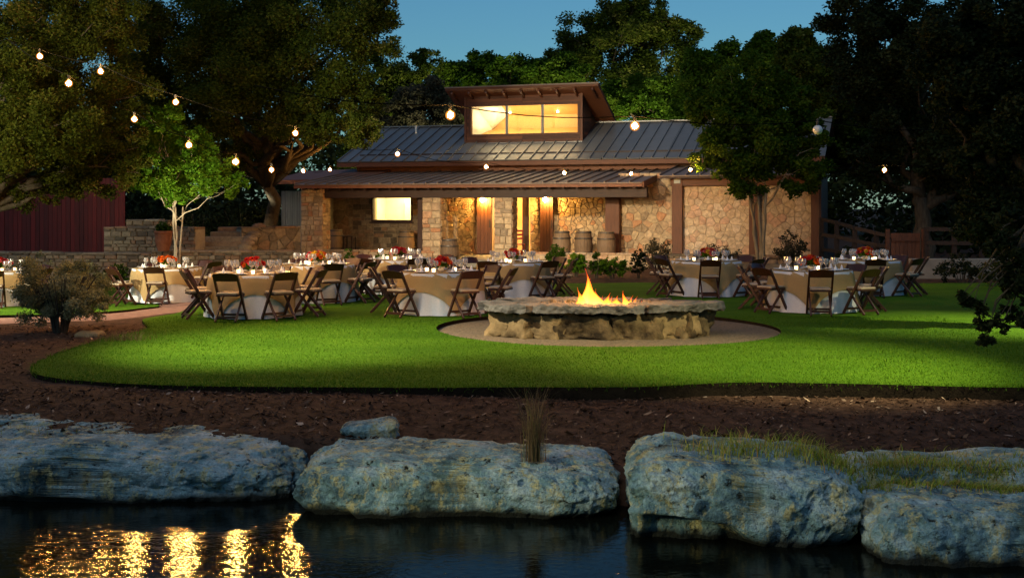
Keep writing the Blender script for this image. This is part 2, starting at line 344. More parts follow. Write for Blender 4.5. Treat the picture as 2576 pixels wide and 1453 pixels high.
def tree(name, label, lobes, Y, base, mat, n, size, cat='tree', bark='bark', r0=.3, per=26, seed=1, group=None, thick=.8, fork=.45, stems=1, hang=0.25, k=(.22, .42), straight=1.):
    """lobes: (px, py, r px[, Y]) outline balls of the crown; base: (px, Y) foot of the trunk"""
    bx = X_(base[0], base[1]); bz = hm(bx, base[1])-.05
    root = empty(name, (bx, base[1], bz), 0, label, cat, group); O = Vector(root.location)
    L3 = []
    for lb in lobes:
        yy = lb[3] if len(lb) > 3 else Y
        c = P_(lb[0], lb[1], yy)-O; r = lb[2]/F*yy
        L3.append((c, (r, r*thick, r*.9)))
    g = random.Random(seed)
    cm = sum((Vector(c) for c, r in L3), Vector())/len(L3); zlo = min(c.z-r[2] for c, r in L3)
    mb = MB(); top = Vector((cm.x*.5, cm.y*.5, max(zlo*.9+.1*cm.z, cm.z*fork)))
    starts = []
    for s_ in range(stems):
        off = Vector((g.uniform(-1, 1), g.uniform(-1, 1), 0))*(r0*1.6 if stems > 1 else 0)
        tp = top+off*3
        pth = limb_path(off*.6, tp, seed+s_, 7, .1*straight); mb.tube(pth, [r0*(1.25-.55*i/6) for i in range(7)], 8); starts.append(pth)
    for i, (c, r) in enumerate(L3):
        st = starts[i % len(starts)][-1-(i % 2)]
        pth = limb_path(st, c, seed*31+i, 7, .16); mb.tube(pth, [r0*(.62-.085*j) for j in range(7)], 6)
        for q in range(3):
            s2 = pth[3+q]; d = Vector((g.gauss(0, 1), g.gauss(0, 1), g.gauss(0, .7))).normalized()
            mb.tube(limb_path(s2, Vector(c)+d*r[0]*.8, seed*77+i*5+q, 5, .2), [r0*.2*(1-.2*j) for j in range(5)], 4)
    mb.build('trunk', M[bark], root, True)
    cen, rad = lobes_to_clumps(L3, per, seed, k)
    leaves('crown', cen, rad, n, size, M[mat], root, seed, hang)
    return root
def shrub(name, label, px, Y, wpx, hpx, mat, n, size, cat='shrub', group=None, seed=3, z=None, lift=.15, stems=9):
    x = X_(px, Y); z0 = hm(x, Y) if z is None else z
    root = empty(name, (x, Y, z0), 0, label, cat, group)
    r = wpx/F*Y/2; hh = hpx/F*Y
    lob = [((0, 0, hh*(.5+lift/2)), (r*.8, r*.8, hh*.42)), ((r*.4, -.1*r, hh*.45), (r*.55, r*.5, hh*.33)), ((-r*.4, .1*r, hh*.45), (r*.55, r*.5, hh*.33))]
    mb = MB(); g = random.Random(seed)
    for i in range(stems):
        th = g.uniform(0, 6.28); q = g.uniform(.2, .8)
        mb.tube([(0.1*r*math.cos(th), .1*r*math.sin(th), -.03), (r*.35*q*math.cos(th), r*.35*q*math.sin(th), hh*.3), (r*q*math.cos(th), r*q*math.sin(th), hh*.8)], [.018, .012, .005], 4)
    mb.build('stem', M['twig'], root)
    cen, rad = lobes_to_clumps(lob, 22, seed, (.25, .45))
    leaves('foliage', cen, rad, n, size, M[mat], root, seed, .05)
    return root
def blades(name, pts, hgt, width, mat, parent=None, seed=0, lean=.35, seg=1):
    """grass blades: thin triangles rising from pts (N,3); seg > 1 arcs them"""
    g = np.random.default_rng(seed); pts = np.asarray(pts, float); n = len(pts)
    th = g.random(n)*6.283; d = np.stack([np.cos(th), np.sin(th), np.zeros(n)], 1); s_ = np.stack([-d[:, 1], d[:, 0], np.zeros(n)], 1)
    h = hgt*(.55+.8*g.random(n))[:, None]; l = lean*(.3+1.2*g.random(n))[:, None]; up = np.array([0, 0, 1.])
    tint = g.random(n)
    if seg == 1:
        tip = pts+up*h+d*h*l; q = np.stack([pts-s_*width/2, pts+s_*width/2, tip], 1).reshape(-1, 3)
        return npmesh(name, q, 3, mat, parent, tint)
    qs = []
    for i in range(seg):
        a, b = i/seg, (i+1)/seg
        pa, pb = pts+up*h*(a-.25*a**3)+d*h*l*a**2, pts+up*h*(b-.25*b**3)+d*h*l*b**2
        wa, wb = width*(1-a)/2, width*(1-b)/2+.0004
        qs.append(np.stack([pa-s_*wa, pa+s_*wa, pb+s_*wb, pb-s_*wb], 1))
    q = np.stack(qs, 1).reshape(-1, 3)
    return npmesh(name, q, 4, mat, parent, np.repeat(tint, seg))

# ---- masonry: every stone its own proud, chamfered piece
def clip(poly, p, nrm):
    out = []
    for i in range(len(poly)):
        a, b = poly[i], poly[(i+1) % len(poly)]
        da = (a[0]-p[0])*nrm[0]+(a[1]-p[1])*nrm[1]; db = (b[0]-p[0])*nrm[0]+(b[1]-p[1])*nrm[1]
        if da <= 0: out.append(a)
        if da*db < 0: k = da/(da-db); out.append((a[0]+(b[0]-a[0])*k, a[1]+(b[1]-a[1])*k))
    return out
def rubble(W, H, size, g, ani=1.25):
    nx, ny = max(1, round(W/(size*ani))), max(1, round(H/size)); pts = []
    for j in range(ny):
        for i in range(nx):
            if g.random() < .12: continue
            pts.append(((i+.5+(.5 if j % 2 else 0)+g.uniform(-.42, .42))*W/nx, (j+.5+g.uniform(-.42, .42))*H/ny))
    out = []
    for p in pts:
        poly = [(0, 0), (W, 0), (W, H), (0, H)]
        for q in sorted(pts, key=lambda q: (q[0]-p[0])**2+(q[1]-p[1])**2)[1:15]:
            poly = clip(poly, ((p[0]+q[0])/2, (p[1]+q[1])/2), (q[0]-p[0], q[1]-p[1]))
            if len(poly) < 3: break
        if len(poly) >= 3: out.append(poly)
    return out
def courses(W, H, size, g, lo=1.2, hi=3.4):
    out = []; y = 0
    while y < H-.01:
        hh = min(size*g.uniform(.6, 1.4), H-y)
        if H-y-hh < size*.4: hh = H-y
        x = 0
        while x < W-.01:
            ww = min(size*g.uniform(lo, hi), W-x)
            if W-x-ww < size*.6: ww = W-x
            j = lambda: g.uniform(-.06, .06)*size
            out.append([(x, y+j()), (x+ww, y+j()), (x+ww, y+hh+j()), (x+ww*g.uniform(.3, .7), y+hh+j()), (x, y+hh+j())]); x += ww
        y += hh
    return out
def stone_geo(poly, g, gap, thick):
    n = len(poly); cx = sum(q[0] for q in poly)/n; cy_ = sum(q[1] for q in poly)/n
    rr = sum(math.hypot(q[0]-cx, q[1]-cy_) for q in poly)/n
    if rr < gap*1.2: return None
    k = max(.5, 1-gap/rr); t_ = thick*g.uniform(.65, 1.25)
    ring = lambda s_, d, jj: [(cx+(q[0]-cx)*s_*(1+g.uniform(-jj, jj)), cy_+(q[1]-cy_)*s_*(1+g.uniform(-jj, jj)), d) for q in poly]
    vs = ring(k, -.012, 0)+ring(k, t_*.55, .02)+ring(k*.84, t_, .05)+[(cx, cy_, t_*g.uniform(.98, 1.12))]
    fs = []
    for r_ in (0, 1):
        for i in range(n): fs.append([r_*n+i, r_*n+(i+1) % n, (r_+1)*n+(i+1) % n, (r_+1)*n+i])
    for i in range(n): fs.append([2*n+i, 2*n+(i+1) % n, 3*n])
    return vs, fs
def masonry(parent, org, Uv, Nv, polys, mat, seed, gap=.012, thick=.045, single=True, name='stone', Vv=(0, 0, 1), hole=None):
    g = random.Random(seed); org, Uv, Nv, Vv = Vector(org), Vector(Uv), Vector(Nv), Vector(Vv); allv, allf, allt = [], [], []
    for poly in polys:
        if hole:
            mx_ = sum(q[0] for q in poly)/len(poly); my_ = sum(q[1] for q in poly)/len(poly)
            if any(a < mx_ < b and c < my_ < d for a, c, b, d in hole): continue
        sg = stone_geo(poly, g, gap, thick)
        if not sg: continue
        vs = [org+Uv*a+Vv*b+Nv*d for a, b, d in sg[0]]; tv = g.random()
        if single:
            me = bpy.data.meshes.new(name); me.from_pydata(vs, [], sg[1]); settint(me, tv); link(name, me, mat, parent)
        else:
            b = len(allv); allv += vs; allf += [[b+i for i in f] for f in sg[1]]; allt += [tv]*len(vs)
    if not single and allv:
        me = bpy.data.meshes.new('stonework'); me.from_pydata(allv, [], allf); settint(me, allt); tag(link('stonework', me, mat, parent), kind='stuff')

# ================================================================== SETTING
# ground sheet: fine near the pond, coarse out to the horizon
ys = list(np.arange(6.2, 13.6, .16))+list(np.arange(13.6, 50, 1.2))+[55, 65, 80, 110, 160, 260, 500, 1000]
xs = [-900, -400, -200, -100, -60, -40, -28, -20, -14, -10]+list(np.arange(-8, 8.01, .25))+[10, 14, 20, 28, 40, 60, 100, 200, 400, 900]
mb = MB(); nx = len(xs)
vs = [(x, y, hm(x, y)+(.028*noise.noise(Vector((x*3, y*3, 5))) if y < 13.6 else 0)) for y in ys for x in xs]
mb.add(vs, [[j*nx+i, j*nx+i+1, (j+1)*nx+i+1, (j+1)*nx+i] for j in range(len(ys)-1) for i in range(nx-1)])
tag(mb.build('ground', M['mulch'], None, True), 'dark brown bark mulch ground between lawn and pond rocks', 'ground', kind='structure')
# far bank and pond bed behind the camera
tag(MB().span((-900, -400, -1.6), (900, 6.3, -1.35)).build('pond_bed', M['soil']), 'dark bed under the pond water', 'pond bed', kind='structure')
WZ = -.55
tag(MB().add([(-60, -25, WZ), (60, -25, WZ), (60, 11.2, WZ), (-60, 11.2, WZ)], [[0, 1, 2, 3]]).build('pond_water', M['water']), 'dark rippled pond water reflecting golden lights in front of the boulders', 'water', kind='structure')

# wood chips strewn over the mulch
g = np.random.default_rng(5); n = 16000
px = g.uniform(-6.5, 6.5, n); py_ = 10.2+2.9*g.random(n)**.9; keep = py_ > np.array([yw(a) for a in px])+.85; px, py_ = px[keep], py_[keep]
n2 = 5000; qx = g.uniform(-9, -5.2, n2); qy = g.uniform(12.5, 20, n2); px = np.concatenate([px, qx]); py_ = np.concatenate([py_, qy])
pos = np.stack([px, py_, [hm(a, b)+.015 for a, b in zip(px, py_)]], 1); n = len(pos)
th = g.random(n)*6.28; a = np.stack([np.cos(th), np.sin(th), g.normal(size=n)*.3], 1); b = np.stack([-np.sin(th), np.cos(th), g.normal(size=n)*.3], 1)
L = (.012+.03*g.random(n)**2+.04*g.random(n)**14)[:, None]
M['chip'] = leafmat('bark chips', [(0, (.016, .009, .006)), (.7, (.065, .037, .025)), (.95, (.13, .08, .055)), (1, (.36, .27, .21))], .0, .9)
tag(npmesh('mulch_chips', np.stack([pos-a*L, pos+b*L*.35, pos+a*L, pos-b*L*.35], 1).reshape(-1, 3), 4, M['chip'], None, g.random(n)), 'loose bark chips scattered over the mulch bank', 'mulch', kind='stuff')

# lawn sheets with a soil edge
def gp(px, py): Y = F*CH/(py-HY); return (X_(px, Y), Y)
def catmull(pts, n=6):
    out = []; N = len(pts)
    for i in range(N):
        p0, p1, p2, p3 = pts[i-1], pts[i], pts[(i+1) % N], pts[(i+2) % N]
        for k in range(n):
            t_ = k/n
            out.append(tuple(.5*((2*p1[j])+(-p0[j]+p2[j])*t_+(2*p0[j]-5*p1[j]+4*p2[j]-p3[j])*t_*t_+(-p0[j]+3*p1[j]-3*p2[j]+p3[j])*t_**3) for j in (0, 1)))
    return out
def inside(p, poly):
    r = False; x, y = p
    for i in range(len(poly)):
        (x1, y1), (x2, y2) = poly[i-1], poly[i]
        if (y1 > y) != (y2 > y) and x < (x2-x1)*(y-y1)/(y2-y1)+x1: r = not r
    return r
PC = (1.53, 19.25); PRX, PRY = 2.75, 2.72            # gravel ring
def lawn(name, outline, holes, label):
    vs = [Vector(p) for p in outline]; n0 = len(vs); ed = [(i, (i+1) % n0) for i in range(n0)]
    for hlp in holes:
        b = len(vs); vs += [Vector(p) for p in hlp]; ed += [(b+i, b+(i+1) % len(hlp)) for i in range(len(hlp))]
    x0, x1 = min(p[0] for p in outline), max(p[0] for p in outline); y0, y1 = min(p[1] for p in outline), max(p[1] for p in outline)
    gx = x0
    while gx < x1:
        gy = y0
        while gy < y1:
            q = (gx+.13, gy+.07)
            if inside(q, outline) and not any(inside(q, h_) for h_ in holes): vs.append(Vector(q))
            gy += .9
        gx += .9
    v2, e2, f2, *_ = delaunay_2d_cdt(vs, ed, [], 0, 1e-5)
    bumpz = lambda x, y: hl(x, y)+.02*noise.noise(Vector((x*.35, y*.35, 2)))
    keepf = []
    for f in f2:
        c = (sum(v2[i].x for i in f)/len(f), sum(v2[i].y for i in f)/len(f))
        if inside(c, outline) and not any(inside(c, h_) for h_ in holes): keepf.append(list(f))
    top = MB(); top.add([(q.x, q.y, bumpz(q.x, q.y)) for q in v2], keepf)
    o = tag(top.build(name, M['lawn'], None, True), label, 'lawn', kind='structure')
    sk = MB()
    for lp in [outline]+holes:
        N = len(lp)
        for i in range(N):
            (a, b), (c, d) = lp[i], lp[(i+1) % N]
            sk.add([(a, b, bumpz(a, b)-.002), (c, d, bumpz(c, d)-.002), (c, d, bumpz(c, d)-.24), (a, b, bumpz(a, b)-.24)], [[0, 1, 2, 3]])
    sk.build('lawn_edge', M['soil'], o)
    return o
front = [gp(*q) for q in [(110, 945), (300, 962), (600, 972), (1000, 975), (1288, 972), (1600, 972), (1850, 962), (2100, 965), (2576, 972)]]
outl = front+[(7.5, 13.2), (14, 16), (17, 24), (16.5, 30.5), (10, 30.2), (4, 30.6), (1.5, 30.3), (-2, 31.5), (-6.5, 31.5), (-7.6, 28.5), (-6.4, 25.3), (-6.2, 22.8), gp(440, 787), gp(360, 802), gp(372, 826), gp(250, 855), gp(150, 888), gp(84, 920)]
outl = catmull(outl, 6)
ring = [(PC[0]+PRX*math.cos(k*2*math.pi/64), PC[1]+PRY*math.sin(k*2*math.pi/64)) for k in range(64)][::-1]
lawn('lawn', outl, [ring], 'bright green mown lawn with a curved front edge')
lawn2 = catmull([(-7.6, 22.2), (-7.3, 24), (-7.7, 26), (-8.9, 28.6), (-8.4, 32), (-13, 32.5), (-20, 31), (-24, 26), (-20, 22), (-13, 20.8), (-9.5, 21.3)], 5)
lawn('lawn_beyond_path', lawn2, [], 'smaller lawn beyond the brown path at left')
mb = MB(); pa = [(-13, 19.9), (-9.3, 20.6), (-7.4, 21.4), (-6.75, 23), (-6.9, 25.5), (-8.1, 28.5), (-7.6, 32), (-6, 36)]
q = []
for i in range(len(pa)):
    a, b = Vector(pa[max(i-1, 0)]), Vector(pa[min(i+1, len(pa)-1)]); d = (b-a).normalized(); nn = Vector((-d.y, d.x))*.62
    for s_ in (1, -1): c = Vector(pa[i])+nn*s_; q.append((c.x, c.y, hl(c.x, c.y)-.045))
mb.add(q, [[2*i, 2*i+1, 2*i+3, 2*i+2] for i in range(len(pa)-1)]); tag(mb.build('path', M['path']), 'narrow reddish brown path curving between the two lawns', 'path', kind='structure')
mb = MB(); N = 64; vs = [(PC[0], PC[1], -.05)]
for rr in (.5, 1.0):
    vs += [(PC[0]+PRX*1.01*rr*math.cos(k*2*math.pi/N), PC[1]+PRY*1.01*rr*math.sin(k*2*math.pi/N), -.06) for k in range(N)]
mb.add(vs, [[0, 1+k, 1+(k+1) % N] for k in range(N)]+[[1+k, 1+N+k, 1+N+(k+1) % N, 1+(k+1) % N] for k in range(N)])
tag(mb.build('gravel_ring', M['gravel'], None, True), 'round tan gravel bed around the fire pit', 'gravel', kind='structure')
# short grass blades over the nearer lawn
g = np.random.default_rng(11); pts = []
n = 150000; ex = g.uniform(-6.2, 7.5, n); ey = 12.7+8.5*g.random(n)**1.4
op = np.array(outl); 
def inside_np(x, y, poly):
    r = np.zeros(len(x), bool); m_ = len(poly)
    for i in range(m_):
        x1, y1 = poly[i-1]; x2, y2 = poly[i]
        if y1 == y2: continue
        c = ((y1 > y) != (y2 > y)) & (x < (x2-x1)*(y-y1)/(y2-y1)+x1); r ^= c
    return r
kp = inside_np(ex, ey, outl) & ~inside_np(ex, ey, ring); ex, ey = ex[kp], ey[kp]
ez = np.array([hl(a, b)+.02*noise.noise(Vector((a*.35, b*.35, 2))) for a, b in zip(ex, ey)])
edge = []
for (a, b), (c_, d_) in zip(outl, outl[1:]):
    if min(b, d_) < 20 and abs(a) < 9:
        for k in range(max(2, int(110*math.hypot(c_-a, d_-b)))):
            tt = rnd.random(); edge.append((a+(c_-a)*tt+rnd.gauss(0, .012), b+(d_-b)*tt+rnd.gauss(.006, .016), hl(a, b)+.0-abs(rnd.gauss(0, .025))))
tag(blades('edge_grass', edge, .055, .010, M['blade'], None, 4, 1.5, 3), 'uneven longer grass blades along the lawn edge', 'grass', kind='stuff')
tag(blades('grass', np.stack([ex, ey, ez-.004], 1), .022, .010, M['blade'], None, 3, .8), 'short blades of mown grass on the front lawn', 'grass', kind='stuff')

# ================================================================== BUILDING
A = math.atan(.333); ca, sa = math.cos(A), math.sin(A); BY = 41.
def U(px, v): k = (px-CX)/F; return (k*(BY+v*ca)-v*sa)/(ca+k*sa)
def W(py, u, v): return CH-(py-HY)/F*(BY-u*sa+v*ca)
lodge = empty('stone_lodge', (0, BY, 0), -A, 'stone pavilion with blue-grey metal roof, lit dormer window and deep porch', 'building')
FX, FN = (1, 0, 0), (0, -1, 0)
EV, EW, RV, RW = 3.4, 3.70, 7.4, 5.28
uL, uR = U(850, EV), U(2075, EV)
def panel_mesh(name, wdt, v0, w0, v1, w1, rib=.05, flip=1):
    L = Vector((0, v1-v0, w1-w0)); nrm = Vector((0, -(w1-w0), (v1-v0))).normalized(); a = Vector((0, v0, w0)); b = Vector((0, v1, w1)); up = nrm*rib; dx = Vector((1, 0, 0)); th = -nrm*.03
    m_ = MB(); vs = [a, a+dx*.03, b+dx*.03, b]
    m_.add([a+up, a+dx*.035+up, b+dx*.035+up, b+up, a, a+dx*.035, b+dx*.035, b], [[0, 1, 2, 3], [0, 4, 5, 1], [1, 5, 6, 2], [3, 7, 4, 0]])
    m_.add([a+dx*.035, a+dx*wdt, b+dx*wdt, b+dx*.035], [[0, 1, 2, 3]])
    m_.add([a, a+dx*wdt, a+dx*wdt+th, a+th], [[3, 2, 1, 0]])
    return m_.mesh(name)
def metal_roof(name, u0, u1, v0, w0, v1, w1, pw, mat):
    base = MB(); e = .035
    base.add([(u0, v0, w0-e), (u1, v0, w0-e), (u1, v1, w1-e), (u0, v1, w1-e), (u0, v0, w0-.1), (u1, v0, w0-.1), (u1, v1, w1-.1), (u0, v1, w1-.1)], [[0, 1, 2, 3], [7, 6, 5, 4], [0, 4, 5, 1], [1, 5, 6, 2], [2, 6, 7, 3], [3, 7, 4, 0]])
    ro = base.build(name, M['darkwood'], lodge); n_ = round((u1-u0)/pw); pw = (u1-u0)/n_
    me = panel_mesh('roof_panel', pw, v0-.03, w0, v1, w1); me.materials.append(mat)
    for i in range(n_):
        o = bpy.data.objects.new('roof_panel', me); C.objects.link(o); o.parent = ro; o.location = (u0+i*pw, 0, rnd.uniform(-.002, .002)); o.rotation_euler = (rnd.uniform(-.0012, .0012), rnd.uniform(-.006, .006), 0)
    return ro
metal_roof('main_roof', uL, uR, EV, EW, RV, RW, .46, M['roof'])
mb = MB(); mb.add([(uL, RV, RW), (uR, RV, RW), (uR, RV+4.2, EW), (uL, RV+4.2, EW)], [[0, 1, 2, 3]]); mb.build('back_roof', M['roof'], lodge)
MB().bar((uL-.02, RV, RW+.03), (uR+.02, RV, RW+.03), .22, .05).build('ridge_cap', M['roof'], lodge)
MB().box(((uL+uR)/2, EV-.06, EW-.13), (uR-uL, .04, .16)).build('fascia', M['cedar'], lodge)
MB().bar((uL-.025, EV-.03, EW-.05), (uL-.025, RV, RW-.05), .045, .17).build('rake_board', M['darkwood'], lodge)
vp = MB().tube([(U(1047, 6.6), 6.6, 4.9), (U(1047, 6.6), 6.6, 5.28)], .05, 10).build('vent_pipe', M['plaster'], lodge)
# porch roof
PV0, PW0, PV1, PW1 = -.6, 2.74, 3.96, 3.30
pL, pR = U(740, PV0), U(1616, PV0)
metal_roof('porch_roof', pL, pR, PV0, PW0, PV1, PW1, .42, M['porchroof'])
MB().box(((pL+pR)/2, PV0-.02, PW0-.095), (pR-pL, .035, .10)).build('eave_trim', M['cedar'], lodge)
MB().bar((pR+.03, PV0, PW0-.07), (pR+.03, PV1, PW1-.07), .05, .2).build('rake_board', M['cedar'], lodge)
b_ = MB().span((pL+.4, -.14, 2.25), (pR+.05, .14, 2.60)).build('porch_beam', M['darkwood'], lodge); soft(b_)
n_ = 26
for i in range(n_):
    u_ = pL+.3+(pR-pL-.6)*i/(n_-1); MB().bar((u_, -.5, 2.585), (u_, 3.9, 3.13), .07, .10).build('rafter', M['darkwood'], lodge)
# right wing low roof
rL, rR = pR+.35, U(2075, .7)
metal_roof('wing_roof', rL, rR, .45, 2.98, PV1, 3.42, .46, M['porchroof'])
b_ = MB().span((U(1688, 1), .88, W(468, U(1760, 1), 1)), (U(2062, 1), 1.16, W(447, U(1760, 1), 1))).build('wing_beam', M['cedar'], lodge); soft(b_)
# clerestory planks
cu0, cu1 = U(905, 4), U(2060, 4)
cl = MB().span((cu0, 4.02, 3.2), (cu1, 4.12, 4.0)).build('clerestory_wall', M['darkwood'], lodge)
for r_ in range(3):
    x = cu0
    while x < cu1-.1:
        L_ = min(rnd.uniform(2.2, 3.8), cu1-x)
        MB().span((x, 3.985+rnd.uniform(0, .008), 3.3+r_*.155), (x+L_-.012, 4.02, 3.3+r_*.155+.147)).build('plank', M['cedar'], cl); x += L_
MB().span((cu0-.12, 3.96, 3.2), (cu0, 4.15, 3.75)).build('corner_board', M['cedarv'], lodge)
MB().add([(uL+.6, EV+.6, 3.0), (uL+.6, RV, 3.0), (uL+.6, RV, RW-.15), (uL+.6, EV+.6, EW+.08), (uL+.6, RV+3.5, 3.0), (uL+.6, RV+3.5, EW+.1)], [[0, 1, 2, 3], [1, 4, 5, 2]]).build('gable_wall', M['cedar'], lodge)
# back wall of the porch, v = 4, with a window and the doorway
PF = .12                                           # porch floor
mb = MB(); mb.span((U(800, .3), -.35, -.2), (U(2060, .3), 4.05, PF)).build('porch_floor', M['concrete'], lodge)
def wallrect(px0, px1, v, w0, w1, size, mat, seed, style='rubble', single=True, gap=.009, thick=.036, name='wall'):
    u0, u1 = U(px0, v), U(px1, v); g_ = random.Random(seed)
    wl = MB().span((u0, v, w0), (u1, v+.3, w1)).build(name, M['mortar'], lodge)
    polys = rubble(u1-u0, w1-w0, size, g_) if style == 'rubble' else courses(u1-u0, w1-w0, size, g_)
    masonry(wl, (u0, v, w0), FX, FN, polys, mat, seed, gap, thick, single)
    return wl
wx0, wx1 = U(940, 4), U(1035, 4); wz0, wz1 = W(553, (wx0+wx1)/2, 4), W(493, (wx0+wx1)/2, 4)
wallrect(806, 888, 4, PF, 3.2, .33, M['drystone'], 21)
wallrect(888, 940, 4, PF, 3.2, .17, M['drystone'], 22, 'courses', False)
wallrect(940, 1035, 4, PF, wz0, .16, M['drystone'], 23, 'courses')
wallrect(940, 1035, 4, wz1, 3.2, .16, M['drystone'], 24, 'courses', False)
wallrect(1035, 1108, 4, PF, 3.2, .17, M['drystone'], 25, 'courses', False)
wallrect(1108, 1238, 4, PF, 3.2, .155, M['stone'], 26, 'rubble', False)
wallrect(1334, 1545, 4, PF, 3.2, .16, M['stone'], 27, 'rubble', False)
MB().span((U(1238, 4), 4, 2.72), (U(1334, 4), 4.3, 3.2)).build('door_lintel', M['darkwood'], lodge)
# window with lit room
win = MB(); fr = .07
for a, b in (((wx0-fr, wz0-fr), (wx1+fr, wz0)), ((wx0-fr, wz1), (wx1+fr, wz1+fr)), ((wx0-fr, wz0), (wx0, wz1)), ((wx1, wz0), (wx1+fr, wz1))):
    win.span((a[0], 3.92, a[1]), (b[0], 4.1, b[1]))
wn = win.build('window', M['darkwood'], lodge)
MB().span((wx0, 4.03, wz0), (wx1, 4.04, wz1)).build('pane', M['pane'], wn)
MB().span((wx0-.12, 3.86, wz0-.13), (wx1+.12, 4.0, wz0-.072)).build('sill', M['darkwood'], wn)
def room(u0, u1, v0, v1, w0, w1, mat, name, back=None):
    m_ = MB().add([(u0, v0, w0), (u1, v0, w0), (u1, v1, w0), (u0, v1, w0), (u0, v0, w1), (u1, v0, w1), (u1, v1, w1), (u0, v1, w1)], [[0, 1, 2, 3], [4, 7, 6, 5], [1, 5, 6, 2], [0, 3, 7, 4], [2, 6, 7, 3]])
    return m_.build(name, mat, lodge)
room(wx0-.5, wx1+.5, 4.31, 6.2, PF, 2.9, M['plaster'], 'side_room')
MB().span(((wx0+wx1)/2-.35, 6.0, PF), ((wx0+wx1)/2+.35, 6.18, wz1-.14)).build('cupboard', M['plaster'], lodge)
def arealamp(name, u, v, w_, sx, energy, col=(1, .78, .45), parent=lodge, rot=(0, 0, 0), sy=None):
    l = bpy.data.lights.new(name, 'AREA'); l.energy = energy; l.size = sx; l.color = col
    if sy: l.shape = 'RECTANGLE'; l.size_y = sy
    o = bpy.data.objects.new(name, l); C.objects.link(o); o.parent = parent; o.location = (u, v, w_); o.rotation_euler = rot; return o
arealamp('room_lamp', (wx0+wx1)/2, 5.2, 2.86, .8, 120, (1, .80, .33))
# doorway, room behind, two sliding doors, sconces
d0, d1 = U(1238, 4), U(1334, 4)
room(d0-.4, d1+.5, 4.31, 6.6, PF, 2.9, M['orangewood'], 'entry_room')
arealamp('entry_lamp', (d0+d1)/2, 5.3, 2.86, .9, 200, (1, .68, .30))
def door(px0, px1, name='sliding_door'):
    a, b = U(px0, 3.8), U(px1, 3.8); n_ = 4
    dr = MB().span((a, 3.84, PF+.03), (b, 3.88, 2.5)).build(name, M['darkwood'], lodge)
    for i in range(n_):
        MB().span((a+(b-a)*i/n_+.006, 3.815, PF+.04), (a+(b-a)*(i+1)/n_-.006, 3.84, 2.49)).build('plank', M['cedarv'], dr)
    MB().bar((b-.06, 3.78, 1.15), (b-.06, 3.78, 1.45), .025, .03).build('handle', M['black'], dr)
    return (a+b)/2
dc1 = door(1199, 1236); dc2 = door(1358, 1391)
MB().bar((dc1-.6, 3.86, 2.55), (dc2+.6, 3.86, 2.55), .04, .06).build('door_track', M['black'], lodge)
MB().span((U(1316, 4.2), 4.1, PF), (U(1331, 4.2), 4.2, 2.7)).build('door_jamb', M['darkwood'], lodge)
MB().span((U(1289, 4.2), 4.1, PF), (U(1294, 4.2), 4.2, 2.7)).build('door_jamb', M['cedarv'], lodge)
for uc in (dc1, dc2):
    sc_ = MB().span((uc-.06, 3.62, 2.30), (uc+.06, 3.8, 2.36)).build('sconce', M['black'], lodge)
    MB().ball((uc, 3.62, 2.2), .085, 2, (1, 1, 1)).build('lamp_glass', M['sconce'], sc_, True)
# posts and pillars
def post(px0, px1, v, w0, w1, mat='cedarv', name='wood_post', dep=None):
    a, b = U(px0, v), U(px1, v); d_ = dep or (b-a)
    return soft(MB().span((a, v, w0), (b, v+d_, w1)).build(name, M[mat], lodge), .012)
post(1050, 1063, .2, PF, 2.3, 'darkwood')
post(1522, 1558, 1.2, PF, 2.7)
for a, b in ((1690, 1716), (1884, 1910), (2040, 2062)): post(a, b, .85, -.1, W(446, U(1700, 1), 1)-.22 if a != 1690 else W(446, U(1700, 1), 1))
for a in (1690,): MB().span((U(1695, .8), .82, 2.72), (U(1711, .8), .85, 3.0)).build('post_bracket', M['shed'], lodge)
def pillar(px0, px1, v, w0, w1, seed, size=.24, mat='stone'):
    a, b = U(px0, v), U(px1, v); g_ = random.Random(seed); d_ = .6
    pl = MB().span((a+.03, v+.03, w0), (b-.03, v+d_, w1)).build('stone_pillar', M['mortar'], lodge)
    masonry(pl, (a, v+.03, w0), FX, FN, courses(b-a, w1-w0, size, g_, .9, 1.9), M[mat], seed, .011, .05)
    masonry(pl, (b-.03, v+.03, w0), (0, 1, 0), (1, 0, 0), courses(d_-.03, w1-w0, size, g_, .9, 1.9), M[mat], seed+1, .011, .04)
    masonry(pl, (a+.03, v+d_, w0), (0, -1, 0), (-1, 0, 0), courses(d_-.03, w1-w0, size, g_, .9, 1.9), M[mat], seed+2, .011, .04)
pillar(757, 812, -.25, -.2, 2.62, 41, .17)
pillar(1062, 1108, -.25, -.2, 2.25, 44, .22)
pillar(1243, 1288, -.25, -.2, 2.25, 47, .22)
# wing walls
wallrect(1556, 1692, 1.5, PF, 3.1, .225, M['stone'], 31)
wallrect(1714, 1886, 1.1, PF-.2, 3.0, .205, M['pinkstone'], 32, gap=.007, thick=.03)
wallrect(1908, 2042, 1.1, PF-.2, 3.0, .205, M['pinkstone'], 33, gap=.007, thick=.03)
MB().span((U(2062, 1), .9, 0), (U(2062, 1)+.05, 4.2, 3.2)).build('end_wall', M['cedarv'], lodge)
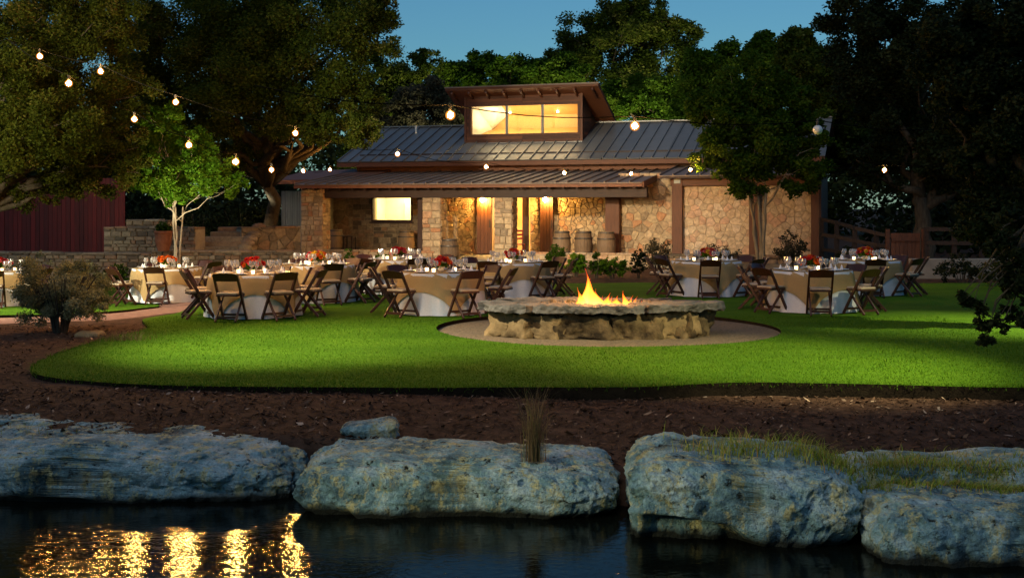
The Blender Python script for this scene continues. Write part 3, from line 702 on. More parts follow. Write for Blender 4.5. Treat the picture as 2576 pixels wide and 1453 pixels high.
# dormer
DV = 5.33; du0, du1 = U(1170, DV), U(1465, DV); dm = (du0+du1)/2
dwb, dwt = 4.44, 6.34
g0, g1 = U(1186, DV), U(1454, DV); gb, gt = W(336, dm, DV), W(265, dm, DV)
dr_ = MB()
for a, b in (((du0, dwb), (g0, dwt)), ((g1, dwb), (du1, dwt)), ((g0, dwb), (g1, gb)), ((g0, gt), (g1, dwt))): dr_.span((a[0], DV, a[1]), (b[0], DV+.12, b[1]))
for u_ in (du0, du1-.1): dr_.add([(u_, DV+.12, 4.3), (u_+.1, DV+.12, 4.3), (u_+.1, 7.5, 4.8), (u_, 7.5, 4.8), (u_, DV+.12, dwt), (u_+.1, DV+.12, dwt), (u_+.1, 7.5, 5.45), (u_, 7.5, 5.45)], [[0, 1, 2, 3], [7, 6, 5, 4], [0, 4, 5, 1], [1, 5, 6, 2], [2, 6, 7, 3], [3, 7, 4, 0]])
dw = dr_.build('dormer_wall', M['darkwood'], lodge)
z_ = dwb
while z_ < dwt-.05:
    hgt = min(.135, dwt-z_)
    segs = [(du0+.07, du1-.07)] if (z_+hgt < gb or z_ > gt) else [(du0+.07, g0-.09), (g1+.09, du1-.07)]
    for a, b in segs:
        for k in range(2 if b-a > 2 else 1):
            n_ = 2 if b-a > 2 else 1; x0, x1 = a+(b-a)*k/n_, a+(b-a)*(k+1)/n_
            MB().span((x0+.004, DV-.03+rnd.uniform(0, .008), z_+.004), (x1-.004, DV, z_+hgt-.006)).build('plank', M['cedar'], dw)
    y0 = DV+.15
    for k in range(2):
        ya, yb = y0+k*1.0, y0+(k+1)*1.0-.01
        if z_+hgt < dwt-(yb-DV)*.42 and z_ > 4.47+(ya-DV)*.35: MB().span((du1, ya, z_+.004), (du1+.025, yb, z_+hgt-.006)).build('plank', M['cedar'], dw)
    z_ += .135
for a, b in ((du0-.02, du0+.07), (du1-.07, du1+.02)): MB().span((a, DV-.05, dwb), (b, DV, dwt)).build('corner_board', M['cedarv'], dw)
wm = MB()
for a, b in (((g0-.09, gb-.09), (g1+.09, gb)), ((g0-.09, gt), (g1+.09, gt+.09)), ((g0-.09, gb), (g0, gt)), ((g1, gb), (g1+.09, gt))): wm.span((a[0], DV-.06, a[1]), (b[0], DV+.05, b[1]))
wn = wm.build('dormer_window', M['cedarv'], lodge)
for px_ in (1275, 1365): MB().span((U(px_, DV)-.045, DV-.04, gb), (U(px_, DV)+.045, DV+.05, gt)).build('mullion', M['shed'], wn)
for a, b in ((g0, U(1275, DV)-.045), (U(1275, DV)+.045, U(1365, DV)-.045), (U(1365, DV)+.045, g1)): MB().span((a, DV+.01, gb), (b, DV+.018, gt)).build('pane', M['pane'], wn)
MB().span((du0-.02, DV-.12, dwb-.12), (du1+.02, DV+.02, dwb+.01)).build('flashing', M['roof'], lodge)
sv0, sw0, sv1, sw1 = 4.78, 6.60, 7.65, 5.38
s0, s1 = U(1120, sv0), U(1505, sv0)
mb = MB(); mb.add([(s0, sv0, sw0), (s1, sv0, sw0), (s1, sv1, sw1), (s0, sv1, sw1), (s0, sv0, sw0-.1), (s1, sv0, sw0-.1), (s1, sv1, sw1-.1), (s0, sv1, sw1-.1)], [[0, 1, 2, 3], [7, 6, 5, 4], [0, 4, 5, 1], [1, 5, 6, 2], [2, 6, 7, 3], [3, 7, 4, 0]])
mb.build('dormer_roof', M['cedar'], lodge)
MB().add([(s0-.02, sv0-.04, sw0+.035), (s1+.02, sv0-.04, sw0+.035), (s1+.02, sv1, sw1+.02), (s0-.02, sv1, sw1+.02), (s0-.02, sv0-.04, sw0-.02), (s1+.02, sv0-.04, sw0-.02)], [[0, 1, 2, 3], [0, 4, 5, 1]]).build('dormer_roofing', M['porchroof'], lodge)
for i in range(9):
    u_ = s0+.25+(s1-s0-.5)*i/8; MB().bar((u_, sv0+.06, sw0-.17), (u_, sv0+.75, sw0-.17-.29), .07, .15).build('rafter_tail', M['cedar'], lodge)
# room seen through the dormer window
ra, rb = du0+.12, du1-.12
MB().add([(ra, DV+.14, 4.60), (rb, DV+.14, 4.60), (rb, 6.75, 5.08), (ra, 6.75, 5.08), (ra, DV+.14, 6.22), (rb, DV+.14, 6.22), (rb, 6.75, 5.62), (ra, 6.75, 5.62)], [[0, 1, 2, 3], [4, 7, 6, 5], [1, 5, 6, 2], [0, 3, 7, 4], [2, 6, 7, 3]]).build('dormer_room', M['orangewood'], lodge)
q0 = U(1275, 6.3)
MB().add([(ra+.02, DV+.16, 4.62), (q0-.75, 6.7, 5.07), (q0-.1, 6.7, 5.63), (q0-.1, DV+.5, 6.10), (ra+.02, DV+.16, 6.2)], [[0, 1, 2, 3, 4]]).build('partition', M['plaster'], lodge)
arealamp('dormer_lamp', dm, 5.75, 5.9, 3.6, 60, (1, .78, .42), sy=.4); arealamp('dormer_lamp', dm, 5.85, 5.0, 3.6, 45, (1, .78, .42), sy=.4, rot=(math.pi, 0, 0))
for px_, py_, v_ in ((1222, 276, 5.75), (1375, 274, 5.75), (1283, 314, 6.5), (1403, 312, 6.5)):
    u_ = U(px_, v_); MB().ball((u_, v_, 6.22-(v_-DV-.14)*.468-.03), .045, 1).build('ceiling_lamp', M['downlight'], lodge)
# steps
for i in range(3):
    MB().span((U(1150, -1), -1.75+i*.45, -.15), (U(1242, -1), -.35, -.0+(i)*.06+.0)).build('porch_step', M['concrete'], lodge)

# ---- free-standing stone walls
def stonewall(name, label, p0, p1, h0, h1, size, mat, seed, style='courses', thick=.4, zb=-.35, cap=True, single=True):
    """wall from p0 to p1 (x, y); h0/h1 top heights at the ends"""
    a, b = Vector((p0[0], p0[1], 0)), Vector((p1[0], p1[1], 0)); L = (b-a).length; d = (b-a)/L; nrm = Vector((d.y, -d.x, 0))
    root = empty(name, (p0[0], p0[1], 0), 0, label, 'wall', None); g_ = random.Random(seed); H = max(h0, h1)-zb
    core = MB(); q = [Vector((0, 0, zb)), d*L+Vector((0, 0, zb)), d*L+Vector((0, 0, h1-.03)), Vector((0, 0, h0-.03))]; bk = -nrm*thick
    core.add(q+[r_+bk for r_ in q], [[0, 1, 2, 3], [7, 6, 5, 4], [0, 4, 5, 1], [1, 5, 6, 2], [2, 6, 7, 3], [3, 7, 4, 0]]); core.build('core', M['mortar'], root)
    polys = courses(L, H, size, g_) if style == 'courses' else rubble(L, H, size, g_)
    pp = []
    for po in polys:
        cx_ = sum(r_[0] for r_ in po)/len(po); top = h0+(h1-h0)*cx_/L-zb
        if sum(r_[1] for r_ in po)/len(po) < top: pp.append([(r_[0], min(r_[1], top+.03)) for r_ in po])
    masonry(root, Vector((0, 0, zb)), d, nrm, pp, M[mat], seed, .010, .06, single)
    if cap:
        x = 0
        while x < L-.05:
            l_ = min(g_.uniform(.35, .8), L-x); z0 = h0+(h1-h0)*(x+l_/2)/L
            m_ = MB(); m_.box((0, 0, 0), (l_-.015, thick+.1, .07)); me = m_.mesh('cap_stone'); settint(me, g_.random())
            o = link('cap_stone', me, M[mat], root); o.location = d*(x+l_/2)-nrm*(thick/2-.02)+Vector((0, 0, z0+.01+g_.uniform(-.01, .015))); o.rotation_euler = (g_.uniform(-.02, .02), -math.atan2(h1-h0, L), math.atan2(d.y, d.x)+g_.uniform(-.02, .02)); soft(o, .015); x += l_
    return root
def wpt(u, v): return (u*ca+v*sa, BY-u*sa+v*ca)
stonewall('porch_wall', 'low tan stone seat wall in front of the porch, left of the steps', wpt(U(812, -.45), -.45), wpt(U(1150, -.45), -.45), .36, .36, .2, 'stone', 61, 'rubble', .3)
stonewall('porch_wall', 'low stone seat wall right of the steps under the barrels', wpt(U(1242, -.45), -.45), wpt(U(1640, -.45), -.45), .36, .36, .19, 'stone', 62, 'courses', .3)
stonewall('porch_wall', 'low dark stone wall below the pink stone wing at right', wpt(U(1640, .3), .1), wpt(U(2070, .3), .1), .34, .34, .19, 'drystone', 63, 'courses', .4)
YA = 37.5
stonewall('retaining_wall', 'tall dry stone wall behind the terracotta pot', (X_(262, 39), 39), (X_(492, 38.6), 38.6), Z_(574, 39), Z_(574, 39), .125, 'drystone', 64, thick=.8)
stonewall('retaining_wall', 'top tier of dry stone above the terracotta pot', (X_(318, 40), 40), (X_(424, 40), 40), Z_(556, 40), Z_(556, 40), .125, 'drystone', 65, thick=.6, zb=1.0)
stonewall('retaining_wall', 'rounded dry stone wall between stone stairs and porch', (X_(606, 40.5), 40.5), (X_(756, 41.5), 41.5), Z_(574, 41), Z_(572, 41.5), .26, 'drystone', 66, 'rubble', .8)
stonewall('terrace_wall', 'low dry stone terrace wall below stairs and pot', (X_(380, YA), YA), (X_(758, 38.6), 38.6), Z_(634, YA), Z_(634, 38.6), .125, 'drystone', 67, thick=.7, single=True)
stonewall('terrace_wall', 'low pale stone ledge under the red board fence', (X_(-120, 38), 38), (X_(380, YA), YA), Z_(636, 38), Z_(640, YA), .125, 'drystone', 68, thick=.7)
stairs = empty('stone_stairs', (X_(545, 39), 39, 0), 0, 'rough grey stone stairs climbing between the dry stone walls', 'stairs')
for i in range(6):
    me = MB().box((-.32+.1*i+rnd.uniform(-.06, .06), .2+i*.42, .35+i*.155), (1.75-.1*i, .62, .24)).mesh('step'); settint(me, rnd.random()); soft(link('step', me, M['drystone'], stairs), .03, 2)
for i in range(7):                                  # rough blocks beside the stairs
    me = MB().ball((.85+rnd.uniform(-.1, .1), .2+i*.35, .45+i*.13), .22, 2, (1.2, 1, .7)).mesh('step_block'); settint(me, rnd.random()); link('step_block', me, M['drystone'], stairs)
# low concrete wall and wooden things at far right
soft(MB().span((X_(2296, 33), 33, -.3), (X_(2640, 33), 33.35, Z_(651, 33))).build('garden_wall', M['concrete'])); tag(bpy.data.objects['garden_wall'], 'low plain concrete wall beyond the farthest right table', 'wall')
def railfence(name, label, pts, hts, rails=3):
    root = empty(name, (pts[0][0], pts[0][1], 0), 0, label, 'fence'); O = Vector((pts[0][0], pts[0][1], 0))
    P = [Vector((x, y, 0))-O for x, y in pts]
    for q, h_ in zip(P, hts): MB().span((q.x-.06, q.y-.06, -.3), (q.x+.06, q.y+.06, h_+.05)).build('post', M['rail'], root)
    for (a, b), (h1, h2) in zip(zip(P, P[1:]), zip(hts, hts[1:])):
        for r_ in range(rails):
            k = 1-r_*.3; MB().bar((a.x, a.y-.08, h1*k), (b.x, b.y-.08, h2*k), .035, .11).build('rail', M['rail'], root)
    return root
railfence('rail_fence', 'dark wooden rail fence sloping down right of the lodge', [(X_(2066, 37), 37), (X_(2105, 36.5), 36.5), (X_(2150, 36), 36), (X_(2205, 35.5), 35.5), (X_(2260, 35.2), 35.2)], [1.55, 1.45, 1.3, 1.15, 1.02])
gt_ = empty('plank_gate', (X_(2278, 34.5), 34.5, 0), 0, 'reddish brown plank gate with side posts in the shadows at right', 'gate')
for i in range(7): MB().span((-.42+i*.12, -.02, .1), (-.42+i*.12+.113, .02, 1.18)).build('plank', M['cedarv'], gt_)
for s_ in (-1, 1): MB().span((s_*.52-.05, -.05, -.3), (s_*.52+.05, .05, 1.3)).build('post', M['cedarv'], gt_)
MB().span((-.42, -.06, .95), (.42, -.02, 1.05)).build('brace', M['cedarv'], gt_)
railfence('rail_fence', 'short reddish rail fence right of the plank gate', [(X_(2330, 34.2), 34.2), (X_(2400, 34), 34), (X_(2470, 33.8), 33.8)], [1.3, 1.3, 1.28], 2)
# red board fence at left
fe = empty('board_fence', (X_(0, 42), 42, 0), 0, 'dark red vertical board fence behind the stone ledge at left', 'fence')
x = -6.5; FEW = X_(314, 42)-X_(0, 42)
MB().span((-6.5, .03, .9), (FEW, .1, 1.02)).build('rail', M['fence'], fe); MB().span((-6.5, .03, 2.3), (FEW, .1, 2.42)).build('rail', M['fence'], fe)
while x < FEW-.02:
    o = MB().span((x, -.02+rnd.uniform(-.008, .008), Z_(632, 42)-.1), (min(x+.145, FEW), .03, 2.95)).build('board', M['fence'], fe); x += .155
# galvanised shed end and its roof beside the lodge
sh = empty('metal_shed', (X_(728, 46), 46, 0), -A, 'grey galvanised metal shed behind the left stone pillar', 'shed')
a_, b_ = -(728-706)/F*46*1.05, .9
MB().span((a_, .04, -.2), (b_, 2.5, 2.55)).build('wall', M['shed'], sh)
n_ = 12
for i in range(n_): MB().span((a_+(b_-a_)*i/n_+.01, .0, -.1), (a_+(b_-a_)*(i+.6)/n_, .04, 2.55)).build('panel', M['shed'], sh)
MB().add([(a_-.35, -.4, 2.95), (3.4, -.4, 3.0), (3.4, 2.6, 3.5), (a_-.35, 2.6, 3.4), (a_-.35, -.4, 2.8), (3.4, -.4, 2.85), (3.4, 2.6, 3.35), (a_-.35, 2.6, 3.25)], [[0, 1, 2, 3], [7, 6, 5, 4], [0, 4, 5, 1], [1, 5, 6, 2], [2, 6, 7, 3], [3, 7, 4, 0]]).build('roof', M['cedar'], sh)

# ---- barrels, porch chair, pot
def barrel(px, v, ht, label, mat='barrelwood', z=PF):
    x, y = wpt(U(px, v), v); root = empty('wine_barrel', (x, y, z), rnd.uniform(0, 6), label, 'barrel', 'wine barrels on the porch')
    pr = [(0, 0), (.255, 0), (.30, ht*.25), (.325, ht*.5), (.30, ht*.75), (.255, ht), (.245, ht), (.24, ht-.03), (0, ht-.03)]
    MB().lathe(pr, 20).build('body', M[mat], root, False)
    for zz in (.03, .22, .72, .93):
        r_ = .255+.075*math.sin(math.pi*zz)+.006; MB().lathe([(r_, ht*zz), (r_+.004, ht*zz+.025), (r_, ht*zz+.05)], 20).build('hoop', M['hoop'], root)
    return root
barrel(843, 2.6, .95, 'dark wine barrel behind the leftmost stone pillar'); barrel(1022, 3.2, .9, 'dark barrel under the lit porch window')
barrel(1131, -1.0, .95, 'pale wine barrel in front of the stone pillar by the steps', z=-.1)
barrel(1413, 1.0, .98, 'leftmost of three wine barrels right of the doors'); barrel(1468, 1.1, .98, 'middle of three wine barrels right of the doors'); barrel(1525, .6, .98, 'wine barrel against the wide wood post')
sb = empty('side_table', (*wpt(U(879, 2.8), 2.8), PF), -A, 'small dark side table beside the leftmost barrel', 'table')
MB().span((-.22, -.2, .66), (.22, .2, .70)).build('tabletop', M['darkwood'], sb)
for i in (-1, 1):
    for j in (-1, 1): MB().span((i*.18-.02, j*.16-.02, 0), (i*.18+.02, j*.16+.02, .66)).build('leg', M['darkwood'], sb)
pc = empty('porch_chair', (*wpt(U(1305, 2.6), 2.6), PF), -A+.5, 'red painted wooden chair standing before the open doors', 'chair')
MB().span((-.2, -.2, .43), (.2, .2, .47)).build('seat', M['redchair'], pc)
for i in (-1, 1):
    MB().span((i*.18-.02, -.2, 0), (i*.18+.02, -.16, .43)).build('leg', M['redchair'], pc); MB().span((i*.18-.02, .16, 0), (i*.18+.02, .2, .98)).build('leg', M['redchair'], pc)
for zz in (.62, .76, .90): MB().span((-.17, .165, zz), (.17, .19, zz+.07)).build('back_slat', M['redchair'], pc)
pp = P_(411, 632, 37.2); pt = empty('plant_pot', (pp.x, pp.y, pp.z+.01), 0, 'large terracotta pot of green leaves on the stone terrace', 'pot')
MB().lathe([(0, 0), (.17, 0), (.25, .3), (.27, .55), (.29, .56), (.29, .63), (.25, .63), (.24, .56), (0, .56)], 20).build('body', M['terracotta'], pt, False)
leaves('foliage', [(0, 0, .75), (.1, 0, .7), (-.12, .05, .7)], [.22, .18, .18], 500, .09, M['leaf_green'], pt, 3)

# ================================================================== FIRE PIT
pit = empty('fire_pit', (1.4, 18.62, -.06), 0, 'oval stone fire pit with flat limestone rim slabs and burning fire', 'fire pit')
def rockmesh(sx, sy, sz, seed, sub=4, pw=.45, amp=.12, fr=1.6, fine=.03, terr=0, under=0., tapl=0., tapr=0., ledge=0.):
    bm = bmesh.new(); bmesh.ops.create_icosphere(bm, subdivisions=sub, radius=1); off = Vector((seed*3.7, seed*1.3, seed*2.1)); rz_ = .45 if terr else 1
    for q in bm.verts:
        c = q.co; d = Vector([math.copysign(abs(t_)**pw, t_) for t_ in c]); L = max(abs(t_) for t_ in d); 
        d = d/(max(1e-6, (abs(d.x)**5+abs(d.y)**5+abs(d.z)**5)**.2))
        pnt = Vector((d.x*sx, d.y*sy, d.z*sz)); s_ = pnt*fr+off
        n1 = noise.fractal(s_, 1, 2, 5); rid = 1-abs(noise.noise(s_*2.1+off))*2
        n2 = noise.fractal(s_*5, .8, 2, 4)
        k = amp*n1*.8-amp*.45*max(0, rid)**3+fine*n2; k = max(-amp*1.3, min(amp*.7, k)) if terr else k
        if terr: 
            zt = (pnt.z/sz); k += terr*(math.floor((zt+noise.noise(Vector((pnt.x*1.2, pnt.y*1.2, seed)))*.5)*2.2)/2.2-zt)*.3*(1-abs(zt))
        if sub >= 7: k += .016*noise.noise(s_*8)+.014*(1-abs(noise.noise(s_*13))*2)+.009*noise.noise(s_*24)
        zb_ = max(0, -pnt.z/sz+.15)
        if pnt.y < 0: pnt.y += under*sy*zb_**1.4*(1+.5*noise.noise(Vector((pnt.x*1.7, seed, 0))))
        pnt.x += (tapl if pnt.x < 0 else -tapr)*zb_**1.2*min(1, abs(pnt.x)/sx*1.3)
        if ledge and pnt.y < 0:
            lz = .25-.55*sm((pnt.x/sx+.45)/1.0)+.18*noise.noise(Vector((pnt.x*2.5, seed, 1)))
            pnt.y += ledge*sm((lz-pnt.z/sz)/.12)*sm((pnt.x/sx+1)/.25)
        dv = Vector((d.x*(1 if sx < 3*sy else .7), d.y, d.z*(rz_ if d.z > .5 else .7))); q.co = pnt+dv*k
    me = bpy.data.meshes.new('rock'); bm.to_mesh(me); bm.free(); return me
M['pitrock'] = simple('warm limestone', (.022, .016, .010), (.30, .215, .11), .9, 5, (1, 1, 1), .9, spec=.15, orand=.35)
for i in range(12):                                 # base stones round the oval
    th = 2*math.pi*(i+.5)/12+rnd.uniform(-.06, .06); rx, ry = 1.40, .48
    me = rockmesh(.46*rnd.uniform(.85, 1.1), .24, .25, 20+i, 4, .55, .13, 2.6, .035)
    o = link('base_stone', me, M['pitrock'], pit, True); o.location = (rx*math.cos(th), ry*math.sin(th), .17); o.rotation_euler = (0, 0, math.atan2(ry*math.cos(th), -rx*math.sin(th)))
M['slab'] = simple('grey limestone slab', (.035, .036, .038), (.15, .145, .135), .85, 4, (1, 1, 1), .8, spec=.2, orand=.25)
for i, (t0, t1) in enumerate(((-172, -128), (-126, -72), (-70, -12), (-8, 48), (52, 98), (102, 150), (154, 186))):
    n_ = 9; vs = []; g_ = random.Random(i)
    for lvl in (0, 1):
        for side in (0, 1):
            for k in range(n_+1):
                th = R(t0+(t1-t0)*k/n_); rx, ry = (1.90, .86) if side else (1.02, .38)
                jj = .10*noise.noise(Vector((th*2.5, side*7, i)))+g_.uniform(-.03, .03); vs.append(((rx+jj)*math.cos(th), (ry+jj)*math.sin(th), .40+.105*lvl+g_.uniform(-.015, .015)+.012*(i % 3)))
    m_ = n_+1; fs = []
    for k in range(n_):
        fs += [[2*m_+k, 3*m_+k, 3*m_+k+1, 2*m_+k+1], [k, k+1, m_+k+1, m_+k], [m_+k, m_+k+1, 3*m_+k+1, 3*m_+k], [k+1, k, 2*m_+k, 2*m_+k+1]]
    fs += [[0, m_, 3*m_, 2*m_], [n_, 2*m_+n_, 3*m_+n_, m_+n_]]
    me = MB().add(vs, fs).mesh('rim_slab'); o = link('rim_slab', me, M['slab'], pit)
    sb_ = o.modifiers.new('s', 'SUBSURF'); sb_.subdivision_type = 'SIMPLE'; sb_.levels = sb_.render_levels = 3
    tx = bpy.data.textures.new('slab', 'CLOUDS'); tx.noise_scale = .14; dm_ = o.modifiers.new('d', 'DISPLACE'); dm_.texture = tx; dm_.strength = .10; dm_.texture_coords = 'LOCAL'
MB().lathe([(0, .34), (.5, .36), (1, .30)], 30, f=lambda r, z, th: r*(1.25 if abs(math.cos(th)) > 2 else 1.15)).build('ash_bed', M['ember'], pit).scale = (1, .45, 1)
def flame(x, y, hgt, r, seed):
    g_ = random.Random(seed); n_, m_ = 14, 16; vs = []
    ph = g_.uniform(0, 6)
    for j in range(m_+1):
        t_ = j/m_; rr = r*(math.sin(math.pi*min(1, t_*1.0+.12)**.62)**1.0)*(1-t_)**.55+.002
        ox = .16*r*3*math.sin(t_*4+ph)*t_; oy = .1*r*2*math.cos(t_*5+ph)*t_
        for k in range(n_):
            th = 2*math.pi*k/n_; nn = 1+.45*noise.noise(Vector((math.cos(th)*1.5+seed, math.sin(th)*1.5, t_*4)))
            vs.append((x+ox+rr*nn*math.cos(th), y+oy+rr*nn*.7*math.sin(th), .36+t_*hgt))
    return MB().add(vs, [[j*n_+k, j*n_+(k+1) % n_, (j+1)*n_+(k+1) % n_, (j+1)*n_+k] for j in range(m_) for k in range(n_)]).build('flame', M['flame'], pit, True)
for i, (px_, hgt, r_) in enumerate(((1462, .28, .10), (1476, .52, .11), (1492, .40, .12), (1508, .26, .11), (1525, .20, .10), (1447, .16, .07), (1560, .17, .10), (1575, .24, .10), (1600, .17, .08), (1548, .16, .09), (1532, .22, .08), (1590, .18, .07), (1540, .12, .10), (1612, .10, .10), (1425, .09, .09))):
    flame(X_(px_, 18.4)-1.4, -.2+.12*math.sin(i*2.3), hgt*1.2+.06, r_*1.2, i+1)
for i in range(9): flame(X_(1450+22*i, 18.4)-1.4, .15*math.sin(i*4.1), .10+.16*abs(math.sin(i*2.7)), .035+.02*(i % 3), i+31)
for i in range(7):
    th = i*.9; MB().tube([(-.2+.11*i-.35*math.cos(th), -.1-.12*math.sin(th), .37), (-.2+.11*i+.35*math.cos(th), -.1+.12*math.sin(th), .43)], .045, 7).build('log', M['ember'], pit)
fl = bpy.data.lights.new('fire_light', 'POINT'); fl.energy = 130; fl.color = (1, .42, .12); fl.shadow_soft_size = .25
fo = bpy.data.objects.new('fire_light', fl); C.objects.link(fo); fo.parent = pit; fo.location = (-.05, -.15, .95)

# ================================================================== BOULDERS
def boulder(label, x0, x1, y0, y1, zt, zb, seed, sub=7, pw=.5, amp=.10, tilt=(0, 0, 0), terr=.16, mat='boulder', **kw):
    me = rockmesh((x1-x0)/2, (y1-y0)/2, (zt-zb)/2, seed, sub, pw, amp, 1.3, .03, terr, **kw); me.name = 'boulder'
    o = link('boulder', me, M[mat], None, True, ((x0+x1)/2, (y0+y1)/2, (zt+zb)/2)); o.rotation_euler = tilt
    return tag(o, label, 'boulder', 'limestone boulders along the pond')
boulder('long low flat-topped boulder at the left, bluish and widest of all', -5.6, -1.80, 10.05, 11.65, -.16, -.86, 3, tilt=(.06, .012, -.02), under=.55, tapr=.42)
boulder('small pitted rock behind the long left boulder', -5.6, -4.0, 11.3, 12.0, -.10, -.4, 5, 5, amp=.1)
boulder('long middle boulder with ochre streaks and a grass tuft notch', -1.78, .86, 9.5, 10.85, -.14, -.84, 8, tilt=(.05, .02, -.05), under=.5, tapl=.55, tapr=.2)
boulder('tall rounded boulder with wild grass growing on its ledge', 0.92, 2.66, 8.66, 10.15, .02, -.95, 11, tilt=(.02, .05, -.08), under=.3, tapl=.1, tapr=.55, ledge=.2)
boulder('boulder cut by the right edge, dark front with yellow lichen', 2.60, 4.9, 8.2, 9.2, -.16, -.95, 14, tilt=(.02, 0, -.05), under=.2, tapl=.2)
boulder('grass-covered back rock above the right edge boulder', 2.62, 4.9, 9.35, 10.3, -.12, -.6, 17, 6)
boulder('small pointed rock lying on mulch between two long boulders', -1.60, -1.02, 10.95, 11.35, -.06, -.35, 19, 5, .6, .08, (0, -.12, .1))
boulder('flat stone at the mulch bed edge beside the path corner', -6.75, -6.3, 18.2, 18.55, .03, -.2, 23, 4, .6, .05, mat='pitrock')

from mathutils.bvhtree import BVHTree
bpy.context.view_layer.update()
rocks = [o for o in C.objects if o.name.startswith('boulder')]
trees_ = [BVHTree.FromPolygons([o.matrix_world@q.co for q in o.data.vertices], [p_.vertices[:] for p_ in o.data.polygons]) for o in rocks]
def surf(x, y):
    zz = [h_[0].z for h_ in (b.ray_cast(Vector((x, y, 3)), Vector((0, 0, -1))) for b in trees_) if h_[0] is not None]
    return max(zz+[hm(x, y)])
def grasspatch(label, pts, hgt, wdt, mat, seed, lean=.5):
    g = np.random.default_rng(seed); P = []
    for x, y, n, sx, sy in pts:
        for k in range(n):
            a, b = x+g.normal()*sx, y+g.normal()*sy; P.append((a, b, surf(a, b)-.01))
    tag(blades('wild_grass', P, hgt, wdt, M[mat], None, seed, lean*.55, 4), label, 'grass', kind='stuff')
grasspatch('yellow green wild grass growing along the ledge of the tall rounded boulder', [(1.55, 9.35, 130, .14, .12), (1.9, 9.3, 220, .16, .12), (2.3, 9.3, 240, .15, .14), (2.6, 9.2, 260, .14, .16), (1.75, 9.7, 60, .3, .2)], .15, .007, 'wildgrass', 91, 1.6)
grasspatch('thick green and russet ground cover between the right boulders', [(2.9, 9.35, 1500, .22, .16), (3.3, 9.25, 1900, .25, .17), (3.75, 9.25, 1900, .25, .18), (3.2, 9.75, 500, .4, .2), (4.2, 9.4, 500, .3, .2)], .08, .008, 'wildgrass', 92, 1.8)
grasspatch('thin grass strip along the mulch behind the right boulders', [(2.0, 10.35, 120, .5, .1), (3.3, 10.5, 160, .6, .12), (-4.4, 11.0, 40, .2, .1)], .09, .005, 'wildgrass', 93, .9)
# ================================================================== TABLES
# chair prototype: wooden folding chair; sitter looks to +y
def make_chair():
    r_ = empty('folding_chair')
    for s_ in (-1, 1):
        soft(MB().bar((s_*.205, .23, 0), (s_*.205, -.26, .80), .034, .05, (0, 1, 0)).build('leg', M['wood'], r_), .004)
        soft(MB().bar((s_*.175, -.25, 0), (s_*.175, .15, .44), .03, .042, (0, 1, 0)).build('leg', M['wood'], r_), .004)
    m_ = MB(); n_ = 6; vs = []
    for k in range(n_+1):
        t_ = k/n_*2-1; y_ = -.235-.035*(1-t_*t_); top = .80+.022*(1-t_*t_)
        for dy, zz in ((0, .675), (.02, .675), (.02-.085, top), (-.085, top)): vs.append((t_*.195, y_+dy+.03, zz))
    fs = []
    for k in range(n_):
        for e in range(4): fs.append([k*4+e, k*4+(e+1) % 4, (k+1)*4+(e+1) % 4, (k+1)*4+e])
    fs += [[0, 1, 2, 3][::-1], [n_*4+e for e in range(4)]]
    m_.add(vs, fs).build('backrest', M['wood'], r_)
    soft(MB().box((0, .0, .435), (.375, .38, .03)).build('seat', M['wood'], r_), .006)
    o = MB().box((0, .0, .468), (.36, .365, .036)).build('cushion', M['cushion'], r_); soft(o, .014, 2)
    MB().bar((-.2, .185, .085), (.2, .185, .085), .024, .04).build('stretcher', M['wood'], r_)
    MB().bar((-.17, -.2, .07), (.17, -.2, .07), .024, .04).build('stretcher', M['wood'], r_)
    MB().bar((-.2, -.055, .475), (.2, -.055, .475), .018, .03).build('stretcher', M['wood'], r_)
    return r_
chair0 = make_chair(); chair_used = [False]
def lathe_thing(name, prof, mat, n=12):
    return MB().lathe(prof, n).mesh(name)
glass_me = lathe_thing('wine_glass', [(0, .0), (.034, .001), (.034, .004), (.005, .010), (.004, .085), (.018, .10), (.036, .13), (.038, .155), (.031, .195), (.029, .195), (.036, .155), (.034, .132), (.0, .10)], None, 14)
glass_me.materials.append(M['glass'])
plate_me = lathe_thing('dinner_plate', [(0, .004), (.07, .004), (.085, .008), (.135, .018), (.137, .022), (.085, .013), (.07, .009), (0, .009)], None, 22); plate_me.materials.append(M['white'])
nap = MB(); nap.add([(-.05, -.035, 0), (.05, -.035, 0), (.05, .035, 0), (-.05, .035, 0), (-.015, 0, .14), (.02, .004, .125), (0, -.03, .06), (0, .03, .06)], [[0, 1, 6], [0, 6, 4], [1, 5, 6], [6, 5, 4], [1, 2, 5], [2, 7, 5], [7, 4, 5], [2, 3, 7], [3, 4, 7], [3, 0, 4]]); nap_me = nap.mesh('napkin'); nap_me.materials.append(M['napkin'])
cand_me = lathe_thing('votive_candle', [(0, .0), (.028, 0), (.033, .06), (.030, .06), (.026, .012), (0, .012)], None, 12); cand_me.materials.append(M['candle'])
bloom_me = {}
for cn in ('red', 'orange', 'yellow', 'pink', 'crimson'):
    g = np.random.default_rng(hash(cn) % 1000 if False else len(cn)*7); q = []
    for layer, (npet, tilt, L_) in enumerate(((9, .25, .05), (8, .75, .045), (6, 1.25, .035))):
        for k in range(npet):
            th = 2*math.pi*(k+.5*layer)/npet; d = np.array([math.cos(th)*math.cos(tilt), math.sin(th)*math.cos(tilt), math.sin(tilt)]); s_ = np.array([-math.sin(th), math.cos(th), 0])*.016
            q += [d*.004, d*L_*.6+s_, d*L_, d*L_*.6-s_]
    o_ = npmesh('bloom', np.array(q), 4, M['petal_'+cn], None, np.random.default_rng(3).random(len(q)//4)); bloom_me[cn] = o_.data; bpy.data.objects.remove(o_)
